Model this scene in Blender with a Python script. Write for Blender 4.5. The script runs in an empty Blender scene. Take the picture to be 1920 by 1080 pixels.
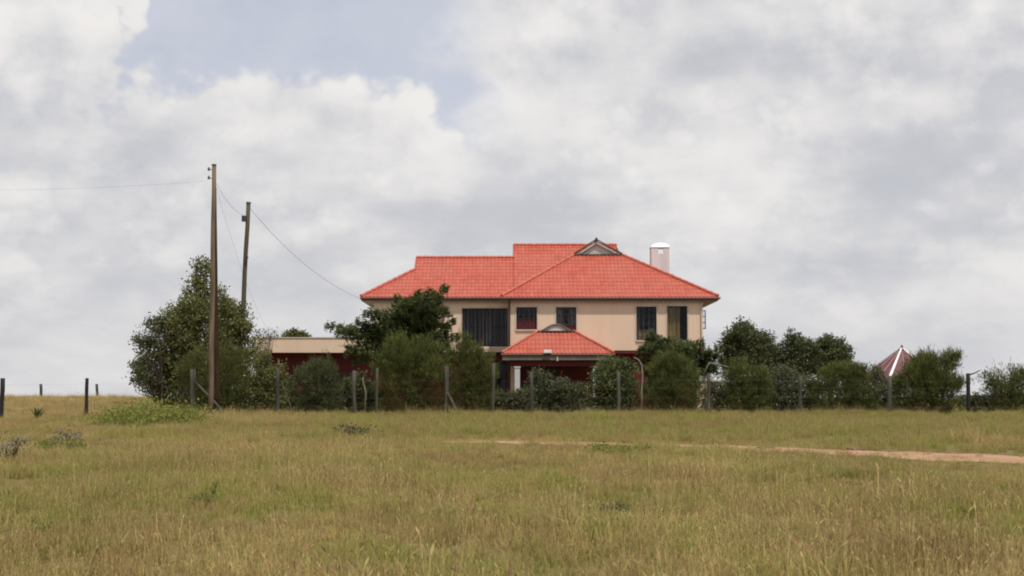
import bpy, bmesh, math, random
import numpy as np
from mathutils import Vector

random.seed(7)
RNG = np.random.default_rng(11)
SC = bpy.context.scene
COL = SC.collection
R = math.radians

# ------------------------------------------------------------------ camera
F = 2900.0                      # focal length in pixels of the 1920 px wide photograph
HOR = 745.0                     # eye level in the photograph
CAMZ = 1.6
PITCH = math.atan((HOR - 540.0) / F)
cam_d = bpy.data.cameras.new('camera')
cam = bpy.data.objects.new('camera', cam_d)
COL.objects.link(cam)
cam.location = (0, 0, CAMZ)
cam.rotation_euler = (math.pi / 2 + PITCH, 0, 0)
cam_d.sensor_width = 36.0
cam_d.lens = 36.0 * F / 1920.0
cam_d.clip_start = 0.1
cam_d.clip_end = 20000
SC.camera = cam

# ------------------------------------------------------------------ sun direction, exposure
SUN_EL, SUN_AZ = R(63), R(150)          # azimuth clockwise from +Y: behind the camera, to its right
SUNV = Vector((math.sin(SUN_AZ) * math.cos(SUN_EL), math.cos(SUN_AZ) * math.cos(SUN_EL), math.sin(SUN_EL)))
SC.view_settings.view_transform = 'Standard'
SC.view_settings.look = 'None'
SC.view_settings.exposure = 0.0
SC.view_settings.gamma = 1.0
SC.view_settings.use_curve_mapping = False
SC.cycles.use_denoising = True
SC.cycles.pixel_filter_type = 'BLACKMAN_HARRIS'
SC.cycles.filter_width = 2.0
SC.cycles.max_bounces = 8
SC.cycles.transparent_max_bounces = 12

# ------------------------------------------------------------------ shader expression helper
class E:
    """a shader socket with arithmetic"""
    def __init__(s, nt, sock): s.nt, s.s = nt, sock
    def _m(s, op, o=None, o2=None, clamp=False):
        n = s.nt.nodes.new('ShaderNodeMath'); n.operation = op; n.use_clamp = clamp
        for i, v in enumerate((s, o, o2)):
            if v is None: continue
            if isinstance(v, E): s.nt.links.new(v.s, n.inputs[i])
            else: n.inputs[i].default_value = v
        return E(s.nt, n.outputs[0])
    def __add__(s, o): return s._m('ADD', o)
    def __sub__(s, o): return s._m('SUBTRACT', o)
    def __mul__(s, o): return s._m('MULTIPLY', o)
    def __truediv__(s, o): return s._m('DIVIDE', o)
    def __pow__(s, o): return s._m('POWER', o)
    def mx(s, o): return s._m('MAXIMUM', o)
    def mn(s, o): return s._m('MINIMUM', o)
    def clamp(s): return s._m('ADD', 0.0, clamp=True)
    def neg(s): return s._m('MULTIPLY', -1.0)
    def exp(s): return s._m('EXPONENT')
    def step(s, a, b):
        n = s.nt.nodes.new('ShaderNodeMapRange'); n.interpolation_type = 'SMOOTHSTEP'
        s.nt.links.new(s.s, n.inputs['Value'])
        n.inputs['From Min'].default_value = a; n.inputs['From Max'].default_value = b
        return E(s.nt, n.outputs[0])

def noise(nt, vec, scale, detail=4, rough=0.5, dist=0.0, out='Fac'):
    n = nt.nodes.new('ShaderNodeTexNoise')
    n.inputs['Scale'].default_value = scale; n.inputs['Detail'].default_value = detail
    n.inputs['Roughness'].default_value = rough; n.inputs['Distortion'].default_value = dist
    if vec is not None: nt.links.new(vec, n.inputs['Vector'])
    return E(nt, n.outputs[out])

def mixc(nt, fac, a, b, mode='MIX'):
    n = nt.nodes.new('ShaderNodeMix'); n.data_type = 'RGBA'; n.blend_type = mode
    for sock, v in ((n.inputs[0], fac), (n.inputs[6], a), (n.inputs[7], b)):
        if isinstance(v, E): nt.links.new(v.s, sock)
        elif isinstance(v, (int, float)): sock.default_value = v
        elif isinstance(v, tuple): sock.default_value = (v[0], v[1], v[2], 1)
        else: nt.links.new(v, sock)
    return n.outputs[2]

def comb(nt, x, y, z):
    n = nt.nodes.new('ShaderNodeCombineXYZ')
    for i, v in enumerate((x, y, z)):
        if isinstance(v, E): nt.links.new(v.s, n.inputs[i])
        else: n.inputs[i].default_value = v
    return n.outputs[0]

# ------------------------------------------------------------------ world: sky with a broken cloud deck
def build_world():
    w = bpy.data.worlds.new('World'); SC.world = w; w.use_nodes = True
    nt = w.node_tree; nt.nodes.clear()
    out = nt.nodes.new('ShaderNodeOutputWorld'); bg = nt.nodes.new('ShaderNodeBackground')
    nt.links.new(bg.outputs[0], out.inputs[0])
    STR = 0.1
    bg.inputs['Strength'].default_value = STR
    sky = nt.nodes.new('ShaderNodeTexSky'); sky.sky_type = 'NISHITA'; sky.sun_disc = False
    sky.sun_elevation = SUN_EL; sky.sun_rotation = SUN_AZ
    sky.altitude = 1500; sky.air_density = 1.0; sky.dust_density = 2.0; sky.ozone_density = 1.0
    tc = nt.nodes.new('ShaderNodeTexCoord')
    sp = nt.nodes.new('ShaderNodeSeparateXYZ'); nt.links.new(tc.outputs['Generated'], sp.inputs[0])
    x, y, z = (E(nt, sp.outputs[i]) for i in range(3))
    zc = z.mx(0.0)
    # cloud space: compressed towards the horizon, so that far clouds lie in flat streaks
    h = (zc + 0.035) ** 0.62
    q = comb(nt, x * 1.0, y * 1.0, h * 1.15)
    q2 = comb(nt, x * 1.0 - 0.006, y * 1.0, h * 1.15 + 0.022)
    n1 = noise(nt, q, 6.5, 6, 0.50, 0.0)
    n1b = noise(nt, q2, 6.5, 6, 0.50, 0.0)
    nbig = noise(nt, q, 3.1, 3, 0.5)
    nfine = noise(nt, q, 20.0, 5, 0.52, 0.0)
    # a gap of open blue: flat-topped, above a heaped bank (az/elevation ratios px: +-)
    ax = x / y.mx(0.05)
    ez = z / y.mx(0.05)
    front = y.step(0.0, 0.3)
    def px(v): return (v - 960.0) / F
    def py(v): return (HOR - v) / F
    nb = noise(nt, q, 24.0, 3, 0.5); nb = (nb - 0.5)._m('ABSOLUTE')
    nb2 = noise(nt, q, 11.0, 4, 0.5); nb2 = (nb2 - 0.5)._m('ABSOLUTE')
    wob = nb * 0.11 + nb2 * 0.10 + (nfine - 0.5) * 0.02 - 0.018
    # bank top: the lower edge of the gap, lower in the middle, rising to the left
    low = ax * 0.05 + py(150) + px(560) * -0.05 - (ax.step(px(765), px(850)) * 0.040) + wob
    g_low = (ez - low).step(-0.005, 0.013)
    g_left = (ax - px(236) - wob * 1.5 + (ez - py(120)) * -0.35).step(-0.005, 0.012)
    g_right = (ax.neg() + px(870) + wob * 1.2 + (nfine - 0.5) * 0.05 + (ez - py(60)) * -0.1).step(-0.045, 0.030)
    gap1 = g_low * g_left * g_right * front
    e2 = ((ax - px(812) + wob) * (1 / 0.020)) ** 2.0 + ((ez - py(175) + wob) * (1 / 0.026)) ** 2.0
    gap2 = (e2 * -1.0).exp() * 0.0 * front
    natural = (nbig * 0.6 + n1 * 0.4).step(0.37, 0.31) * zc.step(0.12, 0.3)
    gap = gap1.mx(gap2).mx(natural * 0.9)
    # light and dark in the cloud: thick parts grey beneath, lit on their upper edges
    lit = ((n1 - n1b) * 5.0 + 0.5).clamp()
    body = (n1 * 0.55 + nbig * 0.45).step(0.36, 0.64)
    bank = (ez - low + 0.050).step(0.0, 0.050) * (ax - px(880)).step(0.03, -0.03) * front   # heads of the bank
    puff = (nb * 3.2 + nb2 * 2.6) * zc.step(-0.04, 0.10)
    ncrisp = noise(nt, q, 48.0, 5, 0.6)
    tone = (lit * 0.58 + body * 0.34 + nfine * 0.42 + puff * 0.36 + (ncrisp - 0.5) * 0.40 + bank * 0.22 - 0.37)
    ql = comb(nt, x * 1.0, y * 1.0, h * 4.2)
    layer = noise(nt, ql, 5.5, 6, 0.56)
    tone = tone + (layer - 0.5) * 0.85
    grey = (0.548, 0.560, 0.604); white = (0.862, 0.840, 0.822)
    cl = mixc(nt, tone.step(-0.16, 1.06), grey, white)
    # thin haze: distant cloud loses contrast towards the horizon
    hz = zc.step(0.14, 0.0) * 0.50
    cl = mixc(nt, hz, cl, (0.655, 0.652, 0.668))
    # scale to the background's strength
    k = mixc(nt, 1.0, cl, (1 / STR, 1 / STR, 1 / STR), 'MULTIPLY')
    veil = mixc(nt, 0.60, sky.outputs[0], (6.4, 6.4, 6.7))
    blue = mixc(nt, 0.65, veil, (5.10, 5.60, 7.0))
    fin = mixc(nt, gap * (nbig * 0.7 + 0.50).clamp() * 0.84, k, blue)
    nt.links.new(fin, bg.inputs['Color'])
build_world()

sun_d = bpy.data.lights.new('sun', 'SUN'); sun_d.energy = 3.1; sun_d.angle = R(2.0); sun_d.color = (1.0, 0.955, 0.88)
sun = bpy.data.objects.new('sun', sun_d); COL.objects.link(sun)
sun.rotation_euler = SUNV.to_track_quat('Z', 'Y').to_euler()
sun.location = (20, -30, 40)

# ------------------------------------------------------------------ pixel to place
def ray(px, py):
    dx, dy = (px - 960.0) / F, -(py - 540.0) / F
    c, s = math.cos(PITCH), math.sin(PITCH)
    return Vector((dx, c - dy * s, s + dy * c))
def at(px, py, Y):
    d = ray(px, py)
    return Vector((0, 0, CAMZ)) + d * (Y / d.y)
def X(px, Y, py=HOR): return at(px, py, Y).x
def Z(py, Y, px=960): return at(px, py, Y).z

def sm(a, b, t):
    t = np.clip((t - a) / (b - a), 0, 1)
    return t * t * (3 - 2 * t)
def terrain(x, y):
    x = np.asarray(x, float); y = np.asarray(y, float)
    z = np.interp(y, [-50, 5, 15, 30, 45, 60, 70, 90, 300, 900, 4000], [-0.3, 0.04, 0.18, 0.40, 0.58, 0.75, 0.85, 0.95, 1.0, 0.6, -2.0])
    side = sm(-14.5, -23, x)
    z = z + side * (0.58 * sm(60, 84, y) - 0.75 * sm(90, 135, y))
    z = z + 0.05 * np.sin(x * 0.31 + 0.7) * np.sin(y * 0.23 + x * 0.05) * sm(6, 18, y) * sm(120, 90, y)
    return z
def tz(x, y): return float(terrain(x, y))
def ground_at(px, py):
    d = ray(px, py); y = 3.0
    while y < 400:
        p = Vector((0, 0, CAMZ)) + d * (y / d.y)
        if p.z <= tz(p.x, p.y): return p
        y += 0.05
    return p

# ------------------------------------------------------------------ mesh helpers
class MB:
    """collects verts and faces; build() links them as ONE mesh object"""
    def __init__(s): s.v, s.f = [], []
    def poly(s, pts):
        n = len(s.v); s.v += [tuple(p) for p in pts]; s.f.append(tuple(range(n, n + len(pts)))); return s
    def box(s, x0, x1, y0, y1, z0, z1):
        n = len(s.v)
        s.v += [(x0, y0, z0), (x1, y0, z0), (x1, y1, z0), (x0, y1, z0), (x0, y0, z1), (x1, y0, z1), (x1, y1, z1), (x0, y1, z1)]
        s.f += [tuple(n + i for i in q) for q in ((0, 3, 2, 1), (4, 5, 6, 7), (0, 1, 5, 4), (1, 2, 6, 5), (2, 3, 7, 6), (3, 0, 4, 7))]
        return s
    def prism(s, pts, vec):
        """polygon pts extruded by vec"""
        n = len(s.v); k = len(pts); vec = Vector(vec)
        s.v += [tuple(p) for p in pts] + [tuple(Vector(p) + vec) for p in pts]
        s.f.append(tuple(range(n, n + k))); s.f.append(tuple(reversed(range(n + k, n + 2 * k))))
        for i in range(k):
            j = (i + 1) % k
            s.f.append((n + j, n + i, n + k + i, n + k + j))
        return s
    def tube(s, pts, rad, sides=6, cap=True):
        pts = [Vector(p) for p in pts]; k = len(pts)
        if not hasattr(rad, '__len__'): rad = [rad] * k
        n0 = len(s.v)
        for i, p in enumerate(pts):
            t = (pts[min(i + 1, k - 1)] - pts[max(i - 1, 0)]).normalized()
            a = Vector((0, 0, 1)) if abs(t.z) < 0.9 else Vector((1, 0, 0))
            u = t.cross(a).normalized(); w = t.cross(u)
            for j in range(sides):
                th = 2 * math.pi * j / sides
                s.v.append(tuple(p + (u * math.cos(th) + w * math.sin(th)) * rad[i]))
        for i in range(k - 1):
            for j in range(sides):
                a, b = n0 + i * sides + j, n0 + i * sides + (j + 1) % sides
                s.f.append((a, b, b + sides, a + sides))
        if cap:
            s.f.append(tuple(reversed(range(n0, n0 + sides)))); s.f.append(tuple(range(n0 + (k - 1) * sides, n0 + k * sides)))
        return s
    def bar(s, a, b, w, h=None):
        return s.tube([a, b], w, 4) if h is None else s
    def build(s, name, mat, parent=None, smooth=False):
        me = bpy.data.meshes.new(name); me.from_pydata(s.v, [], s.f); me.update()
        bm = bmesh.new(); bm.from_mesh(me); bmesh.ops.recalc_face_normals(bm, faces=bm.faces); bm.to_mesh(me); bm.free()
        if smooth: me.polygons.foreach_set('use_smooth', [True] * len(me.polygons))
        return link(name, me, mat, parent)

def link(name, me, mat, parent=None):
    if mat is not None:
        me.materials.clear(); me.materials.append(mat)
    o = bpy.data.objects.new(name, me); COL.objects.link(o)
    if parent is not None:
        o.parent = parent
        # parents are never rotated or scaled: subtract where they stand
        o.location = -world_loc(parent)
    return o
def world_loc(o):
    v = Vector(o.location)
    while o.parent is not None:
        o = o.parent; v = v + Vector(o.location)
    return v
def tag(o, label=None, cat=None, group=None, kind=None):
    if label: o['label'] = label
    if cat: o['category'] = cat
    if group: o['group'] = group
    if kind: o['kind'] = kind
    return o
def thing(name, label, cat, loc, group=None):
    o = bpy.data.objects.new(name, None); COL.objects.link(o); o.location = loc
    o.empty_display_size = 0.2
    return tag(o, label, cat, group)

# ------------------------------------------------------------------ materials
def newmat(name):
    m = bpy.data.materials.new(name); m.use_nodes = True
    nt = m.node_tree; b = nt.nodes['Principled BSDF']
    return m, nt, b
def pos(nt):
    g = nt.nodes.new('ShaderNodeNewGeometry'); return g.outputs['Position'], g
def plain(name, c, rough=0.8, var=0.15, scale=3.0, spec=0.3, metal=0.0, bump=0.0, bscale=30, c2=None, streak=False):
    m, nt, b = newmat(name)
    p, g = pos(nt)
    vec = p
    if streak:
        mp = nt.nodes.new('ShaderNodeMapping'); mp.inputs['Scale'].default_value = (1, 1, 0.12); nt.links.new(p, mp.inputs[0]); vec = mp.outputs[0]
    n = noise(nt, vec, scale, 6, 0.62)
    dark = c2 or tuple(v * (1 - 2 * var) for v in c)
    lite = tuple(min(1, v * (1 + var)) for v in c)
    nt.links.new(mixc(nt, n.step(0.28, 0.72), dark, lite), b.inputs['Base Color'])
    b.inputs['Roughness'].default_value = rough; b.inputs['Metallic'].default_value = metal
    b.inputs['Specular IOR Level'].default_value = spec
    if bump:
        bn = nt.nodes.new('ShaderNodeBump'); bn.inputs['Strength'].default_value = bump; bn.inputs['Distance'].default_value = 0.02
        nt.links.new(noise(nt, p, bscale, 4, 0.6).s, bn.inputs['Height']); nt.links.new(bn.outputs[0], b.inputs['Normal'])
    return m

M = {}
M['cream'] = plain('cream_paint', (0.735, 0.560, 0.420), 0.9, 0.035, 0.7, 0.2, bump=0.15, streak=True)
M['trim'] = plain('pale_plaster', (0.58, 0.49, 0.39), 0.9, 0.06, 1.5, 0.2)
M['maroon'] = plain('maroon_paint', (0.110, 0.018, 0.016), 0.75, 0.12, 0.8, 0.3, streak=True)
M['whitewash'] = plain('white_paint', (0.61, 0.60, 0.61), 0.8, 0.06, 1.3, 0.3, streak=True)
M['soffit'] = plain('soffit_board', (0.42, 0.35, 0.28), 0.85, 0.06, 2.0)
M['gutter'] = plain('brown_gutter', (0.16, 0.065, 0.045), 0.5, 0.1, 2.0, 0.5)
M['pipe'] = plain('dark_pipe', (0.045, 0.032, 0.028), 0.5, 0.1, 2.0, 0.5)
M['steel'] = plain('dark_steel', (0.035, 0.020, 0.018), 0.5, 0.1, 2.0, 0.5)
M['fascia_grey'] = plain('shaded_fascia', (0.19, 0.155, 0.13), 0.85, 0.12, 2.5, streak=True)  # porch fascia: its shadow is mixed into the grey-brown colour
M['hood_grey'] = plain('hood_board', (0.24, 0.19, 0.175), 0.85, 0.12, 2.5)
M['bars'] = plain('pale_bars', (0.20, 0.185, 0.19), 0.6, 0.1, 2.0)
M['louver'] = plain('gable_board', (0.50, 0.47, 0.44), 0.85, 0.06, 2.0)
M['gable_dark'] = plain('gable_edge', (0.085, 0.05, 0.042), 0.7, 0.1, 2.0)
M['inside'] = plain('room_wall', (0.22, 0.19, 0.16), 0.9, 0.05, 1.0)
M['concrete'] = plain('concrete', (0.36, 0.33, 0.29), 0.9, 0.12, 2.5, bump=0.3)
M['dooR'] = plain('brown_door', (0.055, 0.028, 0.018), 0.5, 0.2, 4.0, streak=True)
M['curtain_ochre'] = plain('ochre_cloth', (0.40, 0.28, 0.12), 0.95, 0.12, 3.0, 0.1)
M['curtain_pale'] = plain('pale_cloth', (0.40, 0.36, 0.30), 0.95, 0.1, 3.0, 0.1)
M['curtain_dim'] = plain('slate_cloth', (0.060, 0.062, 0.072), 0.95, 0.15, 3.0, 0.1)
M['curtain_red'] = plain('maroon_cloth', (0.16, 0.018, 0.022), 0.95, 0.12, 3.0, 0.1)
M['tin_white'] = plain('bright_sheet', (0.80, 0.80, 0.80), 0.35, 0.05, 2.0, 0.5)
M['wood_warm'] = plain('creosoted_wood', (0.175, 0.132, 0.085), 0.9, 0.22, 5.0, 0.2, bump=0.5, streak=True)
M['wood_dark'] = plain('brown_wood', (0.062, 0.034, 0.019), 0.9, 0.2, 5.0, 0.2, bump=0.5, streak=True)
M['wood_green'] = plain('mossy_wood', (0.105, 0.085, 0.058), 0.9, 0.2, 5.0, 0.2, bump=0.5, streak=True)
M['post_grey'] = plain('weathered_post', (0.088, 0.080, 0.064), 0.95, 0.25, 6.0, 0.2, bump=0.6, streak=True)
M['post_pale'] = plain('pale_post', (0.150, 0.140, 0.105), 0.95, 0.2, 6.0, 0.2, bump=0.6, streak=True)
M['post_dark'] = plain('charred_post', (0.030, 0.026, 0.026), 0.95, 0.25, 6.0, 0.2, bump=0.6, streak=True)
M['wire'] = plain('wire', (0.10, 0.10, 0.10), 0.5, 0.1, 3.0, 0.5, 0.5)
M['cable'] = plain('cable', (0.16, 0.16, 0.17), 0.7, 0.1, 3.0, 0.3)
M['ceramic'] = plain('insulator', (0.07, 0.05, 0.045), 0.3, 0.1, 3.0, 0.5)
M['bark'] = plain('bark', (0.085, 0.065, 0.048), 0.95, 0.25, 8.0, 0.2, bump=0.6)
M['bark_pale'] = plain('pale_bark', (0.26, 0.235, 0.185), 0.95, 0.2, 8.0, 0.2)
M['deadwood'] = plain('dead_wood', (0.045, 0.038, 0.034), 0.95, 0.25, 8.0, 0.2)
M['gazebo_red'] = plain('maroon_sheet', (0.150, 0.046, 0.050), 0.45, 0.12, 2.0, 0.5)
M['seam'] = plain('seam_strip', (0.40, 0.25, 0.25), 0.5, 0.1, 3.0)
M['lamp_white'] = plain('lamp_casing', (0.80, 0.72, 0.70), 0.4, 0.04, 3.0, 0.5)
M['hill_haze'] = plain('hazy_hills', (0.10, 0.13, 0.16), 1.0, 0.1, 0.01)  # far hills: bluish distance haze painted into the base colour

def glass_mat():
    m = bpy.data.materials.new('window_glass'); m.use_nodes = True; nt = m.node_tree; nt.nodes.clear()
    o = nt.nodes.new('ShaderNodeOutputMaterial'); mx = nt.nodes.new('ShaderNodeMixShader')
    t = nt.nodes.new('ShaderNodeBsdfTransparent'); t.inputs[0].default_value = (0.88, 0.90, 0.92, 1)
    g = nt.nodes.new('ShaderNodeBsdfGlossy'); g.inputs['Roughness'].default_value = 0.04; g.inputs['Color'].default_value = (0.9, 0.92, 1, 1)
    mx.inputs[0].default_value = 0.010
    nt.links.new(t.outputs[0], mx.inputs[1]); nt.links.new(g.outputs[0], mx.inputs[2]); nt.links.new(mx.outputs[0], o.inputs[0])
    return m
M['glass'] = glass_mat()

def tile_mat():
    m, nt, b = newmat('red_roof_tiles')
    p, g = pos(nt)
    rnd = E(nt, g.outputs['Random Per Island'])
    n = noise(nt, p, 0.55, 5, 0.6)
    n2 = noise(nt, p, 9.0, 4, 0.6)
    c = mixc(nt, rnd, (0.400, 0.079, 0.051), (0.485, 0.104, 0.068))
    c = mixc(nt, n.step(0.35, 0.75) * 0.55, c, (0.46, 0.150, 0.105))
    c = mixc(nt, n2.step(0.55, 0.85) * 0.35, c, (0.30, 0.070, 0.050))
    mp = nt.nodes.new('ShaderNodeMapping'); mp.inputs['Scale'].default_value = (2.2, 0.35, 0.35); nt.links.new(p, mp.inputs[0])
    st = noise(nt, mp.outputs[0], 1.1, 6, 0.65)
    c = mixc(nt, st.step(0.52, 0.74) * 0.36, c, (0.26, 0.085, 0.062))          # rain streaks and grime
    c = mixc(nt, st.step(0.42, 0.26) * 0.22, c, (0.52, 0.190, 0.135))          # sun-faded runs
    nt.links.new(c, b.inputs['Base Color'])
    b.inputs['Roughness'].default_value = 0.55; b.inputs['Specular IOR Level'].default_value = 0.35
    return m
M['tile'] = tile_mat()
M['ridge'] = plain('ridge_cap', (0.52, 0.150, 0.108), 0.6, 0.08, 2.0, 0.3)

def leaf_mat(name, dark, mid, lite, trans=0.36, rough=0.65):
    m = bpy.data.materials.new(name); m.use_nodes = True; nt = m.node_tree; nt.nodes.clear()
    o = nt.nodes.new('ShaderNodeOutputMaterial')
    a = nt.nodes.new('ShaderNodeAttribute'); a.attribute_name = 'tint'
    t = E(nt, a.outputs['Fac'])
    c = mixc(nt, t.step(0.0, 0.5), dark, mid); c = mixc(nt, t.step(0.5, 1.0), c, lite)
    d = nt.nodes.new('ShaderNodeBsdfPrincipled'); d.inputs['Roughness'].default_value = rough; d.inputs['Specular IOR Level'].default_value = 0.25
    tr = nt.nodes.new('ShaderNodeBsdfTranslucent')
    nt.links.new(c, d.inputs['Base Color']); nt.links.new(c, tr.inputs[0])
    mx = nt.nodes.new('ShaderNodeMixShader'); mx.inputs[0].default_value = trans
    nt.links.new(d.outputs[0], mx.inputs[1]); nt.links.new(tr.outputs[0], mx.inputs[2]); nt.links.new(mx.outputs[0], o.inputs[0])
    return m
M['leaf_broad'] = leaf_mat('broad_leaf', (0.080, 0.090, 0.030), (0.168, 0.174, 0.060), (0.290, 0.280, 0.116))
M['leaf_dark'] = leaf_mat('dark_leaf', (0.052, 0.064, 0.028), (0.112, 0.128, 0.054), (0.218, 0.226, 0.108))
M['leaf_feather'] = leaf_mat('feathery_leaf', (0.050, 0.060, 0.018), (0.126, 0.140, 0.038), (0.235, 0.245, 0.078))
M['leaf_layer'] = leaf_mat('layered_leaf', (0.050, 0.066, 0.024), (0.120, 0.145, 0.052), (0.245, 0.262, 0.112))
M['leaf_grey'] = leaf_mat('grey_leaf', (0.050, 0.058, 0.028), (0.112, 0.124, 0.060), (0.230, 0.232, 0.125))
M['leaf_bright'] = leaf_mat('bright_leaf', (0.135, 0.155, 0.030), (0.240, 0.262, 0.058), (0.360, 0.350, 0.110))
M['leaf_dead'] = leaf_mat('withered_leaf', (0.085, 0.080, 0.066), (0.190, 0.175, 0.150), (0.32, 0.29, 0.25), 0.1)

# ------------------------------------------------------------------ ground
ROAD = [(-9.0, 41.0), (-4.0, 38.9), (0.5, 37.0), (4.0, 34.6), (7.0, 32.2), (10.0, 30.3), (14.0, 28.3), (20.0, 26.0), (30.0, 23.5)]
def road_y(x): return np.interp(x, [p[0] for p in ROAD], [p[1] for p in ROAD])
def road_half(x): return np.interp(x, [-9, -2, 0, 2.2, 3.5, 5.5, 8, 14, 30], [0.05, 0.1, 0.8, 1.0, 0.35, 1.3, 1.7, 1.8, 1.8])

def grid_coords(dense0, dense1, step, far):
    a = list(np.arange(dense0, dense1 + 1e-6, step)); s = step
    lo, hi = [dense0], [dense1]
    while hi[-1] < far: s *= 1.28; hi.append(hi[-1] + s)
    s = step
    while lo[-1] > -far: s *= 1.28; lo.append(lo[-1] - s)
    return np.array(lo[:0:-1] + a + hi[1:])

def ground_mat():
    m, nt, b = newmat('dry_meadow_soil')
    p, g = pos(nt)
    n = noise(nt, p, 0.35, 6, 0.6); n2 = noise(nt, p, 6.0, 5, 0.65)
    c = mixc(nt, n.step(0.35, 0.65), (0.170, 0.130, 0.060), (0.150, 0.142, 0.050))
    c = mixc(nt, n2.step(0.4, 0.7) * 0.6, c, (0.250, 0.175, 0.095))
    nt.links.new(c, b.inputs['Base Color']); b.inputs['Roughness'].default_value = 1.0; b.inputs['Specular IOR Level'].default_value = 0.05
    bn = nt.nodes.new('ShaderNodeBump'); bn.inputs['Strength'].default_value = 0.8; bn.inputs['Distance'].default_value = 0.05
    nt.links.new(noise(nt, p, 9.0, 5, 0.7).s, bn.inputs['Height']); nt.links.new(bn.outputs[0], b.inputs['Normal'])
    return m

def sheet(name, xs, ys, zf, mat):
    gx, gy = np.meshgrid(xs, ys); gz = zf(gx, gy)
    v = np.stack([gx.ravel(), gy.ravel(), gz.ravel()], 1)
    nx, ny = len(xs), len(ys)
    i, j = np.meshgrid(np.arange(nx - 1), np.arange(ny - 1)); a = (j * nx + i).ravel()
    f = np.stack([a, a + 1, a + nx + 1, a + nx], 1)
    me = bpy.data.meshes.new(name); me.from_pydata(v.tolist(), [], f.tolist()); me.update()
    me.polygons.foreach_set('use_smooth', [True] * len(me.polygons))
    return link(name, me, mat)
ys_ = np.array([y for y in grid_coords(4, 120, 0.8, 9000) if y > -60])
ground = tag(sheet('ground', grid_coords(-36, 36, 0.8, 9000), ys_, terrain, ground_mat()), 'dry grassland ground reaching to the horizon', kind='structure')

def road_mat():
    m, nt, b = newmat('bare_earth')
    p, g = pos(nt)
    n = noise(nt, p, 0.9, 6, 0.6); n2 = noise(nt, p, 14.0, 5, 0.7)
    c = mixc(nt, n.step(0.3, 0.7), (0.44, 0.275, 0.175), (0.35, 0.215, 0.135)); c = mixc(nt, n2.step(0.5, 0.8) * 0.5, c, (0.25, 0.16, 0.10))
    nt.links.new(c, b.inputs['Base Color']); b.inputs['Roughness'].default_value = 1.0; b.inputs['Specular IOR Level'].default_value = 0.05
    bn = nt.nodes.new('ShaderNodeBump'); bn.inputs['Strength'].default_value = 0.9; bn.inputs['Distance'].default_value = 0.06
    nt.links.new(noise(nt, p, 5.0, 5, 0.7).s, bn.inputs['Height']); nt.links.new(bn.outputs[0], b.inputs['Normal'])
    return m
def build_road():
    xs = np.arange(-2.0, 28, 0.3); v = []; f = []; K = 9
    for i, x in enumerate(xs):
        yc, hw = float(road_y(x)), float(road_half(x))
        w0 = hw * (1 + 0.25 * math.sin(x * 1.7) + 0.15 * math.sin(x * 4.1 + 1)); w1 = hw * (1 + 0.2 * math.sin(x * 1.3 + 2) + 0.15 * math.sin(x * 5.3))
        for k in range(K):
            t = k / (K - 1); y = yc - w0 + (w0 + w1) * t
            rut = -0.012 * (math.exp(-((t - 0.25) / 0.09) ** 2) + math.exp(-((t - 0.75) / 0.09) ** 2))
            v.append((float(x), y, tz(x, y) + 0.030 + rut - (0.02 if k in (0, K - 1) else 0)))
    for i in range(len(xs) - 1):
        for k in range(K - 1):
            a = i * K + k; f.append((a, a + K, a + K + 1, a + 1))
    me = bpy.data.meshes.new('dirt_road'); me.from_pydata(v, [], f); me.update()
    me.polygons.foreach_set('use_smooth', [True] * len(me.polygons))
    tag(link('dirt_road', me, road_mat()), 'bare pinkish earth track crossing the grass', kind='structure')
build_road()

# far hills, just at eye level at the edge of the plain
def hills():
    mb = MB(); n = 60; pts = []
    for i in range(n + 1):
        t = i / n; x = 900 + 2600 * t
        z = 3 + 16 * math.sin(math.pi * t) * (0.75 + 0.25 * math.sin(9 * t) + 0.1 * math.sin(23 * t))
        pts.append((x, 3600 + 300 * math.sin(5 * t), z))
    for a, b in zip(pts[:-1], pts[1:]):
        mb.poly([(a[0], a[1] - 500, -3), (b[0], b[1] - 500, -3), b, a]); mb.poly([a, b, (b[0], b[1] + 500, -3), (a[0], a[1] + 500, -3)])
    tag(mb.build('hills', M['hill_haze'], None, True), 'low bluish hills far off on the horizon', kind='structure')
hills()

# ------------------------------------------------------------------ the house
YW, YE = 79.28, 79.0            # wing: wall face and eave line
YW2, YE2 = 81.28, 81.0          # set-back left part
GZ = 0.95
house = thing('house', 'two-storey cream house with red tiled roofs, red porch and white chimney', 'house', (X(1010, 82), 82, GZ))

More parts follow.
